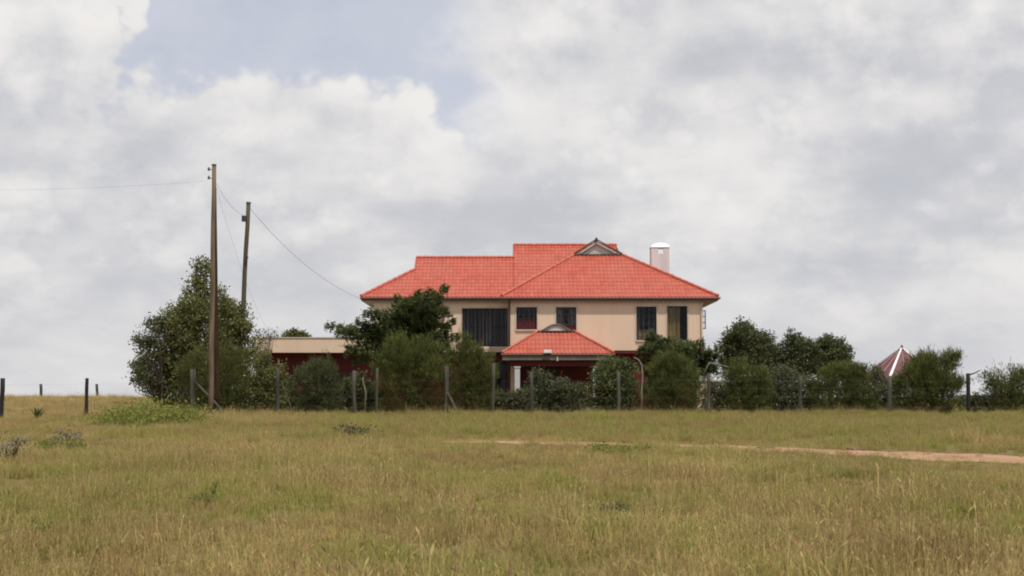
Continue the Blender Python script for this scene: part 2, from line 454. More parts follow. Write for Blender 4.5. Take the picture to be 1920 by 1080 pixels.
def wall(name, x0, x1, z0, z1, y0, thick, holes, mat, parent, axis='x'):
    """a wall with rectangular holes; axis x: along X with face y0; axis y: along Y with face at X=y0"""
    xs = sorted({x0, x1, *[h[0] for h in holes], *[h[1] for h in holes]}); zs = sorted({z0, z1, *[h[2] for h in holes], *[h[3] for h in holes]})
    solid = {}
    for i in range(len(xs) - 1):
        for j in range(len(zs) - 1):
            cx, cz = (xs[i] + xs[i + 1]) / 2, (zs[j] + zs[j + 1]) / 2
            solid[i, j] = not any(h[0] < cx < h[1] and h[2] < cz < h[3] for h in holes)
    P = (lambda a, d, z: (a, y0 + d, z)) if axis == 'x' else (lambda a, d, z: (y0 - d, a, z))
    mb = MB(); ids = {}
    def vid(a, d, z):
        k = (round(a, 5), round(d, 5), round(z, 5))
        if k not in ids: ids[k] = len(mb.v); mb.v.append(P(a, d, z))
        return ids[k]
    T = thick
    for (i, j), s in solid.items():
        if not s: continue
        a, b, c, d = xs[i], xs[i + 1], zs[j], zs[j + 1]
        for dd in (0, T): mb.f.append(tuple(vid(*q) for q in ((a, dd, c), (b, dd, c), (b, dd, d), (a, dd, d))))
        for nb, e in (((i - 1, j), ((a, c), (a, d))), ((i + 1, j), ((b, c), (b, d))), ((i, j - 1), ((a, c), (b, c))), ((i, j + 1), ((a, d), (b, d)))):
            if not solid.get(nb, False):
                mb.f.append((vid(e[0][0], 0, e[0][1]), vid(e[1][0], 0, e[1][1]), vid(e[1][0], T, e[1][1]), vid(e[0][0], T, e[0][1])))
    return mb.build(name, mat, parent)

xWL, xWR = X(957, YW), X(1319, YW)
zUP = Z(657, YW)                 # floor line between the storeys
zEV = Z(557, YE)                 # tile edge at the eaves
zEV2 = Z(557, YE2)
zWT = zEV + 0.02
def hole(px0, px1, py0, py1, Y): return (X(px0, Y), X(px1, Y), Z(py1, Y), Z(py0, Y))
W1 = hole(968, 1007, 576, 618, YW); W2 = hole(1043, 1081, 576, 622, YW); W3 = hole(1194, 1232, 575, 638, YW); W4 = hole(1252, 1290, 574, 639, YW)
BW = hole(866, 952, 578, 650, YW2)
yBack = 91.0
# window in the wing's side wall, seen on edge with its casement open
SIDE = (YW + 0.9, YW + 2.0, Z(617, YW + 1), Z(582, YW + 1))
wall('upper_wall', xWL, xWR, zUP, zWT, YW, 0.22, [W1, W2, W3, W4], M['cream'], house)
wall('side_wall', YW + 0.223, yBack, zUP, zWT, xWR, 0.22, [SIDE], M['cream'], house, 'y')
xL2 = X(700, YW2)
zUP2 = Z(660, YW2)
wall('upper_wall', xL2, xWL - 0.003, zUP2, zEV2 + 0.02, YW2, 0.22, [BW], M['cream'], house)
mb = MB(); mb.box(xL2, xL2 + 0.22, YW2 + 0.223, yBack, 0.5, zEV2 + 0.02); mb.build('side_wall', M['cream'], house)
mb = MB(); mb.box(xWL, xWL + 0.22, YW + 0.223, YW2 + 0.25, 0.5, zWT); mb.build('side_wall', M['cream'], house)
mb = MB(); mb.box(xL2 + 0.223, xWR - 0.225, yBack - 0.22, yBack, 0.5, zWT); mb.build('back_wall', M['cream'], house)
# ground floor, dark red
DOOR = (X(1012, YW), X(1052, YW), 0.5, Z(683, YW))
GW = hole(1215, 1275, 690, 740, YW)
wall('lower_wall', xWL + 0.02, xWR - 0.22, 0.4, zUP - 0.163, YW + 0.40, 0.2, [DOOR, GW], M['maroon'], house)
mb = MB(); mb.box(xWR - 0.44, xWR - 0.22, YW + 0.603, yBack, 0.4, zUP - 0.003); mb.build('lower_wall', M['maroon'], house)
GW2 = hole(915, 950, 676, 742, YW2)
wall('lower_wall', xL2 + 0.02, xWL - 0.005, 0.4, zUP2 - 0.003, YW2 + 0.40, 0.2, [GW2], M['maroon'], house)
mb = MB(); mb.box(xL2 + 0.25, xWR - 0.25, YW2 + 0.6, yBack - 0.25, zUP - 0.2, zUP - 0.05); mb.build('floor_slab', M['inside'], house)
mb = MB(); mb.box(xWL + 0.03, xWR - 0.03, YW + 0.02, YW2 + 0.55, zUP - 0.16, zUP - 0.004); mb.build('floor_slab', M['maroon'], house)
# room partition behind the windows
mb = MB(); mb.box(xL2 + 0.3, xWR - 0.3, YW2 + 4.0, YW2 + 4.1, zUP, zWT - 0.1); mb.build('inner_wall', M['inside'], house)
# ledges
mb = MB(); mb.box(X(858, YW2), X(957, YW2) - 0.004, YW2 - 0.12, YW2 - 0.002, Z(660, YW2), Z(652, YW2)); mb.build('ledge', M['trim'], house)

def window(h, y, cols, rows, parent, surround=0.07, sill=True, rec=0.07, bars=0, hbars=True):
    x0, x1, z0, z1 = h; fw = 0.045
    mb = MB(); ya, yb = y + rec, y + rec + 0.05
    mb.box(x0 + .003, x0 + fw, ya, yb, z0 + .003, z1 - .003); mb.box(x1 - fw, x1 - .003, ya, yb, z0 + .003, z1 - .003)
    mb.box(x0 + fw, x1 - fw, ya, yb, z0 + .003, z0 + fw); mb.box(x0 + fw, x1 - fw, ya, yb, z1 - fw, z1 - .003)
    w = mb.build('window', M['steel'], parent)
    cw = (x1 - x0 - 2 * fw) / cols; rh = (z1 - z0 - 2 * fw) / rows
    for c in range(1, cols):
        xx = x0 + fw + c * cw; MB().box(xx - .016, xx + .016, ya + .003, yb - .003, z0 + fw, z1 - fw).build('mullion', M['steel'], w)
    for r in range(1, rows):
        zz = z0 + fw + r * rh
        for c in range(cols):
            a = x0 + fw + c * cw; MB().box(a + .017, a + cw - .017, ya + .006, yb - .006, zz - .013, zz + .013).build('glazing_bar', M['steel'], w)
    for c in range(cols):
        for r in range(rows):
            a, b_ = x0 + fw + c * cw + .016, z0 + fw + r * rh + .014
            MB().box(a, a + cw - .032, ya + .02, ya + .026, b_, b_ + rh - .028).build('pane', M['glass'], w)
    for k in range(bars):
        xx = x0 + (x1 - x0) * (k + 0.5) / bars
        MB().tube([(xx, yb + .06, z0), (xx, yb + .06, z1)], 0.014, 5).build('burglar_bar', M['bars'], w)
    for k in range(bars + 1 if bars and hbars else 0):
        zz = z0 + (z1 - z0) * (k + 0.5) / (bars + 1)
        MB().tube([(x0, yb + .085, zz), (x1, yb + .085, zz)], 0.012, 5).build('burglar_bar', M['bars'], w)
    if surround:
        s = surround; d = 0.025; g = .002
        mb = MB()
        mb.box(x0 - s, x0 - g, y - d, y - g, z0 - s, z1 + s); mb.box(x1 + g, x1 + s, y - d, y - g, z0 - s, z1 + s)
        mb.box(x0 - g, x1 + g, y - d, y - g, z1 + g, z1 + s)
        mb.build('surround', M['trim'], w)
    if sill:
        MB().box(x0 - 0.02, x1 + 0.02, y - 0.07, y + rec - .003, z0 - 0.07, z0 + 0.002).build('sill', M['trim'], w)
    return w
def curtain(x0, x1, z0, z1, y, mat, parent, folds=9, amp=0.05):
    mb = MB(); n = folds * 6
    top = [(x0 + (x1 - x0) * i / n, y + amp * math.sin(i * 2 * math.pi / 6 + 0.4 * math.sin(i * 0.7)), z1) for i in range(n + 1)]
    for a, b in zip(top[:-1], top[1:]): mb.poly([(a[0], a[1], z0), (b[0], b[1], z0), b, a])
    return mb.build('curtain', mat, parent, True)
w = window(W1, YW, 3, 2, house, bars=4)
curtain(W1[0], W1[1], W1[2] - 0.1, W1[2] + 0.48 * (W1[3] - W1[2]), YW + 0.148, M['curtain_red'], w, 6, 0.012)
w = window(W2, YW, 3, 3, house, bars=4)
curtain(W2[0], W2[0] + 0.32, W2[2] - 0.1, W2[3] + .1, YW + 0.32, M['curtain_pale'], w, 3)
curtain(W2[1] - 0.30, W2[1] + .05, W2[2] - 0.1, W2[3] + .1, YW + 0.32, M['curtain_pale'], w, 3)
curtain(W2[0] + 0.1, W2[1], W2[2] - 0.1, W2[2] + 0.30 * (W2[3] - W2[2]), YW + 0.148, M['curtain_red'], w, 5, 0.012)
w = window(W3, YW, 3, 4, house, bars=4)
curtain(W3[0], W3[1], W3[2] - 0.1, W3[2] + 0.30 * (W3[3] - W3[2]), YW + 0.24, M['curtain_ochre'], w, 5, 0.03)
curtain(W3[0] - .05, W3[0] + 0.22, W3[2] - 0.1, W3[3] + .1, YW + 0.45, M['curtain_pale'], w, 3)
w = window(W4, YW, 2, 1, house, bars=0, rec=0.05)
curtain(W4[0] - .03, W4[0] + 0.64 * (W4[1] - W4[0]), W4[2] - 0.1, W4[3] + .1, YW + 0.2, M['curtain_ochre'], w, 6, 0.035)
w = window(BW, YW2, 5, 2, house, surround=0.05, sill=False, bars=12, hbars=False)
curtain(BW[0] - .05, BW[0] + .45, BW[2], BW[3] + .1, YW2 + 0.4, M['curtain_dim'], w, 5)
curtain(BW[0] + 1.05, BW[0] + 1.5, BW[2], BW[3] + .1, YW2 + 0.45, M['curtain_dim'], w, 4)
window(GW, YW + 0.40, 3, 2, house, surround=0, sill=False)
window(GW2, YW2 + 0.40, 2, 2, house, surround=0, sill=False)
mb = MB(); mb.box(DOOR[0] + .004, DOOR[1] - .004, YW + 0.46, YW + 0.51, DOOR[2], DOOR[3] - .004); d = mb.build('door', M['dooR'], house)
for zz in (0, 1, 2):
    MB().box(DOOR[0] + .1, DOOR[1] - .1, YW + 0.445, YW + 0.458, 1.1 + zz * .7, 1.65 + zz * .7).build('door_panel', M['dooR'], d)
MB().box(DOOR[1] - .14, DOOR[1] - .06, YW + 0.41, YW + 0.444, 2.0, 2.04).build('handle', M['tin_white'], d)
# the side window and its casement standing open
y0s, y1s, z0s, z1s = SIDE
mb = MB(); xs0, xs1 = xWR - 0.10, xWR - 0.05
mb.box(xs0, xs1, y0s + .003, y0s + .05, z0s + .003, z1s - .003); mb.box(xs0, xs1, y1s - .05, y1s - .003, z0s + .003, z1s - .003)
mb.box(xs0, xs1, y0s + .05, y1s - .05, z0s + .003, z0s + .05); mb.box(xs0, xs1, y0s + .05, y1s - .05, z1s - .05, z1s - .003)
sw = mb.build('window', M['steel'], house)
mb = MB(); xa, xb, yy = xWR + 0.02, xWR + 0.27, y0s + 0.02
mb.box(xa, xa + .035, yy, yy + .03, z0s, z1s); mb.box(xb - .045, xb, yy, yy + .03, z0s, z1s)
for t in (0, 1 / 3, 2 / 3, 1):
    zz = z0s + (z1s - z0s - .045) * t; mb.box(xa + .036, xb - .046, yy + .002, yy + .028, zz, zz + .045)
mb.build('casement', M['steel'], sw)
for t in range(3):
    zz = z0s + (z1s - z0s - .045) * t / 3 + .047
    MB().box(xa + .037, xb - .047, yy + .012, yy + .018, zz, zz + (z1s - z0s - .045) / 3 - .05).build('pane', M['glass'], sw)

# ---------------- roofs
TROW, TCOL = 0.40, 0.205
def tile_field(parent, poly, up_from):
    """poly: 3D outline on one plane; up_from: (point on the eave line, unit vector along the eave, unit vector up the slope)"""
    o, eu, ev = (Vector(q) for q in up_from); nrm = eu.cross(ev).normalized()
    if nrm.z < 0: nrm = -nrm
    P2 = [((Vector(p) - o).dot(eu), (Vector(p) - o).dot(ev)) for p in poly]
    vmax = max(p[1] for p in P2)
    def span(v):
        xs = []
        for (a, b), (c, d) in zip(P2, P2[1:] + P2[:1]):
            if (b <= v < d) or (d <= v < b): xs.append(a + (c - a) * (v - b) / (d - b))
        return (min(xs), max(xs)) if len(xs) >= 2 else None
    mb = MB(); r = 0; v = 0.0
    while v < vmax - 0.02:
        v1 = min(v + TROW, vmax)
        sa, sb = span(v + 0.002), span(max(v + .003, v1 - 0.002))
        if sa and sb:
            c0 = math.floor(min(sa[0], sb[0]) / TCOL); c1 = math.ceil(max(sa[1], sb[1]) / TCOL)
            for c in range(c0, c1):
                ua, ub = c * TCOL, (c + 1) * TCOL
                L = [max(ua, sa[0]), min(ub, sa[1])]; U = [max(ua, sb[0]), min(ub, sb[1])]
                if L[1] - L[0] < 0.01 and U[1] - U[0] < 0.01: continue
                if L[1] < L[0]: L = [max(min(sum(L) / 2, sa[1]), sa[0])] * 2
                if U[1] < U[0]: U = [max(min(sum(U) / 2, sb[1]), sb[0])] * 2
                j = random.uniform(-.003, .003); n = len(mb.v)
                for (uu, vv, h0) in ((L, v - 0.015, 0.034 + j), (U, v1, 0.018 + j)):
                    for t, bow in ((0, -0.020), (0.25, 0.006), (0.5, 0.020), (0.75, 0.006), (1, -0.020)):
                        mb.v.append(tuple(o + eu * (uu[0] + (uu[1] - uu[0]) * t) + ev * vv + nrm * (h0 + bow)))
                for t, bow in ((0, -0.020), (0.25, 0.006), (0.5, 0.020), (0.75, 0.006), (1, -0.020)):
                    mb.v.append(tuple(o + eu * (L[0] + (L[1] - L[0]) * t) + ev * (v - 0.015) + nrm * (0.012)))
                for t in range(4):
                    mb.f.append((n + t, n + t + 1, n + 6 + t, n + 5 + t)); mb.f.append((n + 10 + t, n + 11 + t, n + t + 1, n + t))
        v = v1; r += 1
    t = mb.build('roof_tiles', M['tile'], parent); t['kind'] = 'stuff'
    return t
def slope(parent, poly, eave_a, eave_b, top_pt):
    """deck slab and tile field of one roof slope"""
    a, b = Vector(eave_a), Vector(eave_b); eu = (b - a).normalized()
    d = Vector(top_pt) - a; ev = (d - eu * d.dot(eu)).normalized(); nrm = eu.cross(ev)
    if nrm.z < 0: nrm = -nrm
    dk = MB().prism(poly, tuple(nrm * -0.07)).build('roof_deck', M['soffit'], parent)
    tile_field(parent, poly, (a, eu, ev))
def cap(parent, a, b, r=0.075, mat='ridge'):
    a, b = Vector(a), Vector(b); n = max(2, int((b - a).length / 0.4)); d = (b - a) / n
    mb = MB()
    for i in range(n):
        p, q = a + d * i, a + d * (i + 1.06)
        mb.tube([p + Vector((0, 0, .012)), q], [r * 1.08, r * 0.94], 8)
    return mb.build('ridge_cap', M[mat], parent)

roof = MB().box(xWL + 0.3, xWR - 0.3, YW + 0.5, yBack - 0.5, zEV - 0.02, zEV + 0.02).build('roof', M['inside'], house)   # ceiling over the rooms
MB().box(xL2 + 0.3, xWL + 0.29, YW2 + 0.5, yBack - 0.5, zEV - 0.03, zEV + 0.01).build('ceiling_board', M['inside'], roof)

# wing: front slope up to a gablet, two side slopes to a ridge running back
YT = 82.9
FL = Vector((X(940, YE), YE, zEV)); FR = Vector((X(1349, YE), YE, zEV))
zT = Z(478, YT)
TL = Vector((X(1079, YT), YT, zT)); TR = Vector((X(1166, YT), YT, zT))
xA = X(1119, YT)
kL = (zT - zEV) / (TL.x - FL.x); kR = (zT - zEV) / (FR.x - TR.x)
zA = min(zEV + kL * (xA - FL.x), zEV + kR * (FR.x - xA))
YB = yBack + 0.3
def zWing(x): return min(zEV + kL * (x - FL.x), zEV + kR * (FR.x - x), zA)
slope(roof, [FL, FR, TR, TL], FL, FR, TL)
A0 = Vector((xA, YT - 0.10, zA)); A1 = Vector((xA, 87.0, zA))
slope(roof, [FR, (FR.x, YB, zEV), (xA, 87.0, zA), (xA, YT - .1, zA), (TR.x, YT - .1, zT), TR], FR, (FR.x, YB, zEV), (xA, YT, zA))
slope(roof, [FL, TL, (TL.x, YT - .1, zT), (xA, YT - .1, zA), (xA, 87.0, zA), (FL.x, 87.0, zEV)], FL, (FL.x, 87.0, zEV), (xA, YT, zA))
cap(roof, FL + Vector((0, 0, .07)), TL + Vector((0, 0, .05))); cap(roof, FR + Vector((0, 0, .07)), TR + Vector((0, 0, .05)), 0.07)
cap(roof, A0 + Vector((0, 0, .06)), A1 + Vector((0, 0, .06)))
# gablet: boarded triangle with dark verge boards and a dark foot
gb = MB().prism([(TL.x + .1, YT, zT + .03), (TR.x - .1, YT, zT + .03), (xA, YT, zA - .05)], (0, 0.08, 0)).build('gable_panel', M['louver'], roof)
for a, b in ((TL, 1), (TR, -1)):
    p0 = Vector((a.x - b * 0.05, YT - .12, zT + .06)); p1 = Vector((xA, YT - .12, zA + .11))
    MB().tube([p0, p1], 0.036, 4).build('verge_board', M['gable_dark'], gb)
    MB().tube([p0 + Vector((b * 0.35, -.01, 0.02)), p1 + Vector((0, -.01, -.2))], 0.03, 4).build('verge_moulding', M['louver'], gb)
MB().box(TL.x - .02, TR.x + .02, YT - .16, YT - .03, zT - .015, zT + .03).build('gable_foot', M['gable_dark'], gb)
MB().tube([(xA, YT - .24, zA + .13), (xA, YT + .15, zA + .13)], 0.07, 8).build('ridge_end', M['gable_dark'], gb)

# main roof along the facade: one front plane, two ridge heights
sl = 0.60
def ridge_for(py):
    Y = YE2 + 1
    for _ in range(60):
        Y = YE2 + (Z(py, Y) - zEV2) / sl
    return Y, zEV2 + sl * (Y - YE2)
Y1, z1 = ridge_for(460.5); Y2, z2 = ridge_for(484); Y3, z3 = ridge_for(506)
a0 = Vector((X(675, YE2), YE2, zEV2))
xs_ = X(963, Y1); xr_ = X(1157, Y1); xg = X(780, Y2); xgl = X(780, Y3)
xmid = xs_
slope(roof, [a0, (xmid, YE2, zEV2), (xmid, Y2, z2), (xg, Y2, z2), (xg, Y3, z3)], a0, (xmid, YE2, zEV2), (xmid, Y2, z2))
slope(roof, [(xmid, YE2, zEV2), (xr_, YE2, zEV2), (xr_, Y1, z1), (xs_, Y1, z1)], (xmid, YE2, zEV2), (xr_, YE2, zEV2), (xs_, Y1, z1))
# back planes
yq = Y2 + (z2 - z3) / (z2 - zEV2) * (YB - Y2)
MB().prism([(xg, Y2, z2), (xmid, Y2, z2), (xmid, YB, zEV2), (a0.x, YB, zEV2), (xg, yq, z3)], (0, 0, -.07)).build('roof_deck', M['tile'], roof)
MB().prism([(xs_, Y1, z1), (xr_, Y1, z1), (xr_ + 2, YB, zEV2), (xs_, YB, zEV2)], (0, 0, -.07)).build('roof_deck', M['tile'], roof)
# left end: hip below, gablet above
slope(roof, [(a0.x, YB, zEV2), a0, (xg, Y3, z3), (xg, yq, z3)], (a0.x, YB, zEV2), a0, (xg, Y3, z3))
MB().prism([(xg + .25, Y3, z3 - .02), (xg + .25, Y2, z2 - .09), (xg + .25, yq, z3 - .02)], (0.06, 0, 0)).build('gable_panel', M['gable_dark'], roof)
MB().prism([(xs_ + .03, Y2 - .3, z2 - .2), (xs_ + .03, Y1, z1 - .02), (xs_ + .03, 2 * Y1 - Y2, z2 - .2)], (0.06, 0, 0)).build('gable_panel', M['gable_dark'], roof)
MB().prism([(xr_ - .03, Y1 - 2.6, z1 - 1.6), (xr_ - .03, Y1, z1 - .02), (xr_ - .03, Y1 + 2.6, z1 - 1.6)], (-0.06, 0, 0)).build('gable_panel', M['gable_dark'], roof)
for a, b in (((xg - .02, Y2, z2 + .05), (xg - .02, Y3 - .02, z3 + .08)), ((xs_ - .02, Y1, z1 + .05), (xs_ - .02, Y2 - .1, z2 + .06))):
    MB().tube([a, b], 0.030, 4).build('verge_board', M['ridge'], roof)
cap(roof, (xg, Y2, z2 + .05), (xmid, Y2, z2 + .05)); cap(roof, (xs_, Y1, z1 + .05), (xr_, Y1, z1 + .05)); cap(roof, a0 + Vector((0, 0, .06)), (xg, Y3, z3 + .05))

# eaves: fascia, gutter, soffit
def eave(parent, x0, x1, y, z, depth):
    MB().box(x0 + .02, x1 - .02, y + 0.01, y + 0.04, z - 0.19, z - 0.065).build('fascia', M['gutter'], parent)
    MB().tube([(x0 - .03, y - .03, z - .055), (x1 + .03, y - .03, z - .055)], 0.058, 8).build('gutter', M['gutter'], parent)
    MB().box(x0 + .04, x1 - .04, y + .045, y + depth, z - 0.195, z - 0.165).build('soffit', M['soffit'], parent)
eave(roof, FL.x, FR.x, YE, zEV, 0.27)
eave(roof, a0.x, FL.x - .1, YE2, zEV2, 0.27)
MB().box(FR.x - .06, FR.x - .02, YE + .045, YB, zEV - .19, zEV - .065).build('fascia', M['gutter'], roof)
MB().box(xWR + .003, FR.x - .065, YE + .35, YB, zEV - .195, zEV - .165).build('soffit', M['soffit'], roof)
MB().tube([(FR.x + .05, YE - .08, zEV - .06), (FR.x + .05, YB, zEV - .06)], 0.058, 8).build('gutter', M['gutter'], roof)
MB().box(a0.x + .02, a0.x + .06, YE2 + .045, YB, zEV2 - .19, zEV2 - .065).build('fascia', M['gutter'], roof)
MB().box(a0.x + .065, xL2 - .003, YE2 + .35, YB, zEV2 - .195, zEV2 - .165).build('soffit', M['soffit'], roof)
# band of pale plaster at the wall head
MB().box(xWL - .01, xWR + .012, YW - .02, YW - .002, zEV - .33, zEV - .197).build('cornice', M['trim'], house)
MB().box(xL2 - .01, xWL - .05, YW2 - .02, YW2 - .002, zEV2 - .33, zEV2 - .197).build('cornice', M['trim'], house)
# down pipes
xp = X(955.5, YW)
MB().tube([(xp, YE - .02, zEV - .1), (xp, YE + .02, zEV - .2), (xp - .02, YW - .09, zEV - .42), (xp - .02, YW - .09, 1.0)], 0.05, 8).build('downpipe', M['pipe'], house)
MB().tube([(xWR - .07, YW - .07, zEV - .2), (xWR - .07, YW - .07, 1.0)], 0.035, 8).build('downpipe', M['trim'], house)

# chimney with a four-sided white cap
cy = 85.6
cx0, cx1 = X(1223, cy), X(1257, cy); zc0, zc1 = Z(545, cy), Z(464, cy); cd = cx1 - cx0
och = hole(1236, 1246, 465, 474, cy)
ch = wall('chimney', cx0, cx1, zc0, zc1, cy, 0.12, [(och[0], och[1], zc1 - .34, zc1 - .06)], M['whitewash'], house)
MB().box(cx0, cx0 + .12, cy + .121, cy + cd, zc0, zc1).build('flue_side', M['whitewash'], ch); MB().box(cx1 - .12, cx1, cy + .121, cy + cd, zc0, zc1).build('flue_side', M['whitewash'], ch)
MB().box(cx0 + .121, cx1 - .121, cy + cd - .12, cy + cd, zc0, zc1 - .35).build('flue_back', M['whitewash'], ch)
ap = (X(1240, cy + .5), cy + cd / 2, Z(453, cy)); o_ = .03
base = [(cx0 - o_, cy - o_, zc1 + .03), (cx1 + o_, cy - o_, zc1 + .03), (cx1 + o_, cy + cd + o_, zc1 + .03), (cx0 - o_, cy + cd + o_, zc1 + .03)]
mb = MB()
rings = [base]
for k_, zz in ((.80, .50), (.45, .82)):
    rings.append([(ap[0] + (p[0] - ap[0]) * k_, ap[1] + (p[1] - ap[1]) * k_, p[2] + (ap[2] - p[2]) * zz) for p in base])
for r0_, r1_ in zip(rings[:-1], rings[1:]):
    for i in range(4): mb.poly([r0_[i], r0_[(i + 1) % 4], r1_[(i + 1) % 4], r1_[i]])
for i in range(4): mb.poly([rings[-1][i], rings[-1][(i + 1) % 4], ap])
mb.poly(base[::-1]); mb.build('chimney_cap', M['tin_white'], ch)
MB().box(cx0 - .03, cx1 + .03, cy - .03, cy + cd + .03, zc1 + .001, zc1 + .029).build('cap_slab', M['whitewash'], ch)
# a small vent pipe behind the hip
MB().tube([(X(1262, cy), cy + .2, Z(530, cy)), (X(1262, cy), cy + .2, Z(513, cy))], 0.06, 8).build('vent_pipe', M['pipe'], house)

# ---------------- porch
YP = 76.9
pz = Z(663, YP); pL = Vector((X(941, YP), YP, pz)); pR = Vector((X(1152, YP), YP, pz)); YPT = 78.45
pzt = Z(622, YPT); pTL = Vector((X(1010, YPT), YPT, pzt)); pTR = Vector((X(1076, YPT), YPT, pzt)); xpA = X(1043, YPT); pzA = Z(610, YPT)
pr = MB().box(pL.x + .15, pR.x - .15, YP + .12, YW - .03, pz - .30, pz - .26).build('porch_roof', M['soffit'], house)
slope(pr, [pL, pR, pTR, pTL], pL, pR, pTL)
kpl = (pzt - pz) / (pTL.x - pL.x); kpr = (pzt - pz) / (pR.x - pTR.x)
zr_l = pz + kpl * (xpA - pL.x)
yb = YW - .03
slope(pr, [pL, pTL, (pTL.x, yb, pzt), (pL.x, yb, pz)], pL, (pL.x, yb, pz), pTL)
slope(pr, [pR, (pR.x, yb, pz), (pTR.x, yb, pzt), pTR], pR, (pR.x, yb, pz), pTR)
cap(pr, pL + Vector((0, 0, .06)), pTL + Vector((0, 0, .05)), .06); cap(pr, pR + Vector((0, 0, .06)), pTR + Vector((0, 0, .05)), .06)
# arched hood on the porch: white tympanum, curved tile hood
def arch(w, h, n=14):
    out = []
    for i in range(n + 1):
        t = -1 + 2 * i / n
        out.append((t * w, h * (math.cos(t * math.pi / 2) ** 1.15)))
    return out
wA = (pTR.x - pTL.x) / 2 * 0.86; hA = pzA - pzt
prof = [(xpA + a, pzt + .02 + b) for a, b in arch(wA, hA)]
mb = MB()
yf = YPT - .18
for (a, b), (c, d_) in zip(prof[:-1], prof[1:]): mb.prism([(a, yf, b), (c, yf, d_), (c, yf, d_ + .06), (a, yf, b + .06)], (0, yb - yf, 0))
hood = mb.build('porch_hood', M['hood_grey'], pr)
mb = MB(); pts = [(xpA + a, YPT - .1, pzt + .03 + b) for a, b in arch(wA * .94, hA * .9)]; mb.prism(pts, (0, .05, 0)); mb.build('hood_board', M['louver'], pr)
mb = MB(); pts = [(xpA + a * .46, YPT - .13, pzt + .03 + b * .42) for a, b in arch(wA, hA)]; mb.prism(pts, (0, .028, 0)); mb.build('tympanum', M['whitewash'], pr)
MB().box(pTL.x - .05, pTR.x + .05, YPT - .17, YPT - .105, pzt + .0, pzt + .05).build('hood_foot', M['gable_dark'], pr)
for x0, x1, y0, y1 in ((pL.x + .02, pR.x - .02, YP + .01, YP + .05), (pL.x + .02, pL.x + .06, YP + .051, yb), (pR.x - .06, pR.x - .02, YP + .051, yb)):
    MB().box(x0, x1, y0, y1, pz - .32, pz - .068).build('porch_fascia', M['fascia_grey'], pr)
MB().tube([(pL.x - .04, YP - .02, pz - .05), (pR.x + .04, YP - .02, pz - .05)], .05, 8).build('porch_gutter', M['gutter'], pr)
MB().box(pL.x + .4, pR.x - .4, YP + .2, YP + .42, pz - .62, pz - .305).build('porch_beam', M['maroon'], pr)
for pxc in (970, 1117):
    xc = X(pxc, YP + .3); c = MB().box(xc - .13, xc + .13, YP + .18, YP + .44, 0.9, pz - .625).build('column', M['whitewash'], house)
    MB().box(xc - .17, xc + .17, YP + .14, YP + .48, 0.85, 1.15).build('column_base', M['whitewash'], c)
    MB().box(xc - .16, xc + .16, YP + .15, YP + .47, pz - .70, pz - .63).build('column_capital', M['whitewash'], c)
MB().box(pL.x - .1, pR.x + .1, YP + .05, YW + .395, 0.6, 1.12).build('porch_floor', M['concrete'], house)
# floodlight on the porch eave
fx = X(1027, YP - .1); fl = MB().box(fx - .20, fx + .20, YP - .16, YP - .08, pz + .02, pz + .19).build('floodlight', M['lamp_white'], house)
MB().box(fx - .17, fx + .17, YP - .175, YP - .162, pz + .04, pz + .17).build('lens', M['tin_white'], fl)
MB().box(fx - .15, fx + .15, YP - .13, YP + .0, pz - .06, pz + .018).build('bracket', M['steel'], fl)
bx = X(1045, YP); bl = MB().tube([(bx, YP - .06, pz - .16), (bx, YP - .06, pz - .36)], [.03, .055], 8).build('eave_lamp', M['louver'], house)

# ------------------------------------------------------------------ flat-roofed annex
YA = 80.5
annex = thing('annex', 'low flat-roofed annex with cream parapet above dark red wall', 'building', (X(590, YA + 2), YA + 2, GZ))
ax0, ax1 = X(474, YA), X(712, YA); az0, az1 = Z(661, YA), Z(634, YA)
MB().box(ax0, ax1, YA, YA + .2, az0, az1).build('parapet', M['cream'], annex)
MB().box(ax0 - .04, ax1 + .02, YA - .04, YA + .24, az1 + .001, az1 + .05).build('coping', M['trim'], annex)
MB().box(ax0 + .05, ax1 - .02, YA + .75, YA + 5.5, 0.5, az0 - .003).build('wall', M['maroon'], annex)
MB().box(ax0, ax0 + .2, YA + .201, YA + 5.5, az0, az1).build('parapet', M['cream'], annex)
for k in range(3):
    x0 = X(500 + 62 * k, YA); dr = MB().box(x0, x0 + 1.2, YA + .69, YA + .748, 0.9, 2.9).build('garage_door', M['dooR'], annex)
MB().box(ax0 + .21, ax1 - .02, YA + .21, YA + 5.4, az0 - .001, az0 + .12).build('flat_roof', M['concrete'], annex)

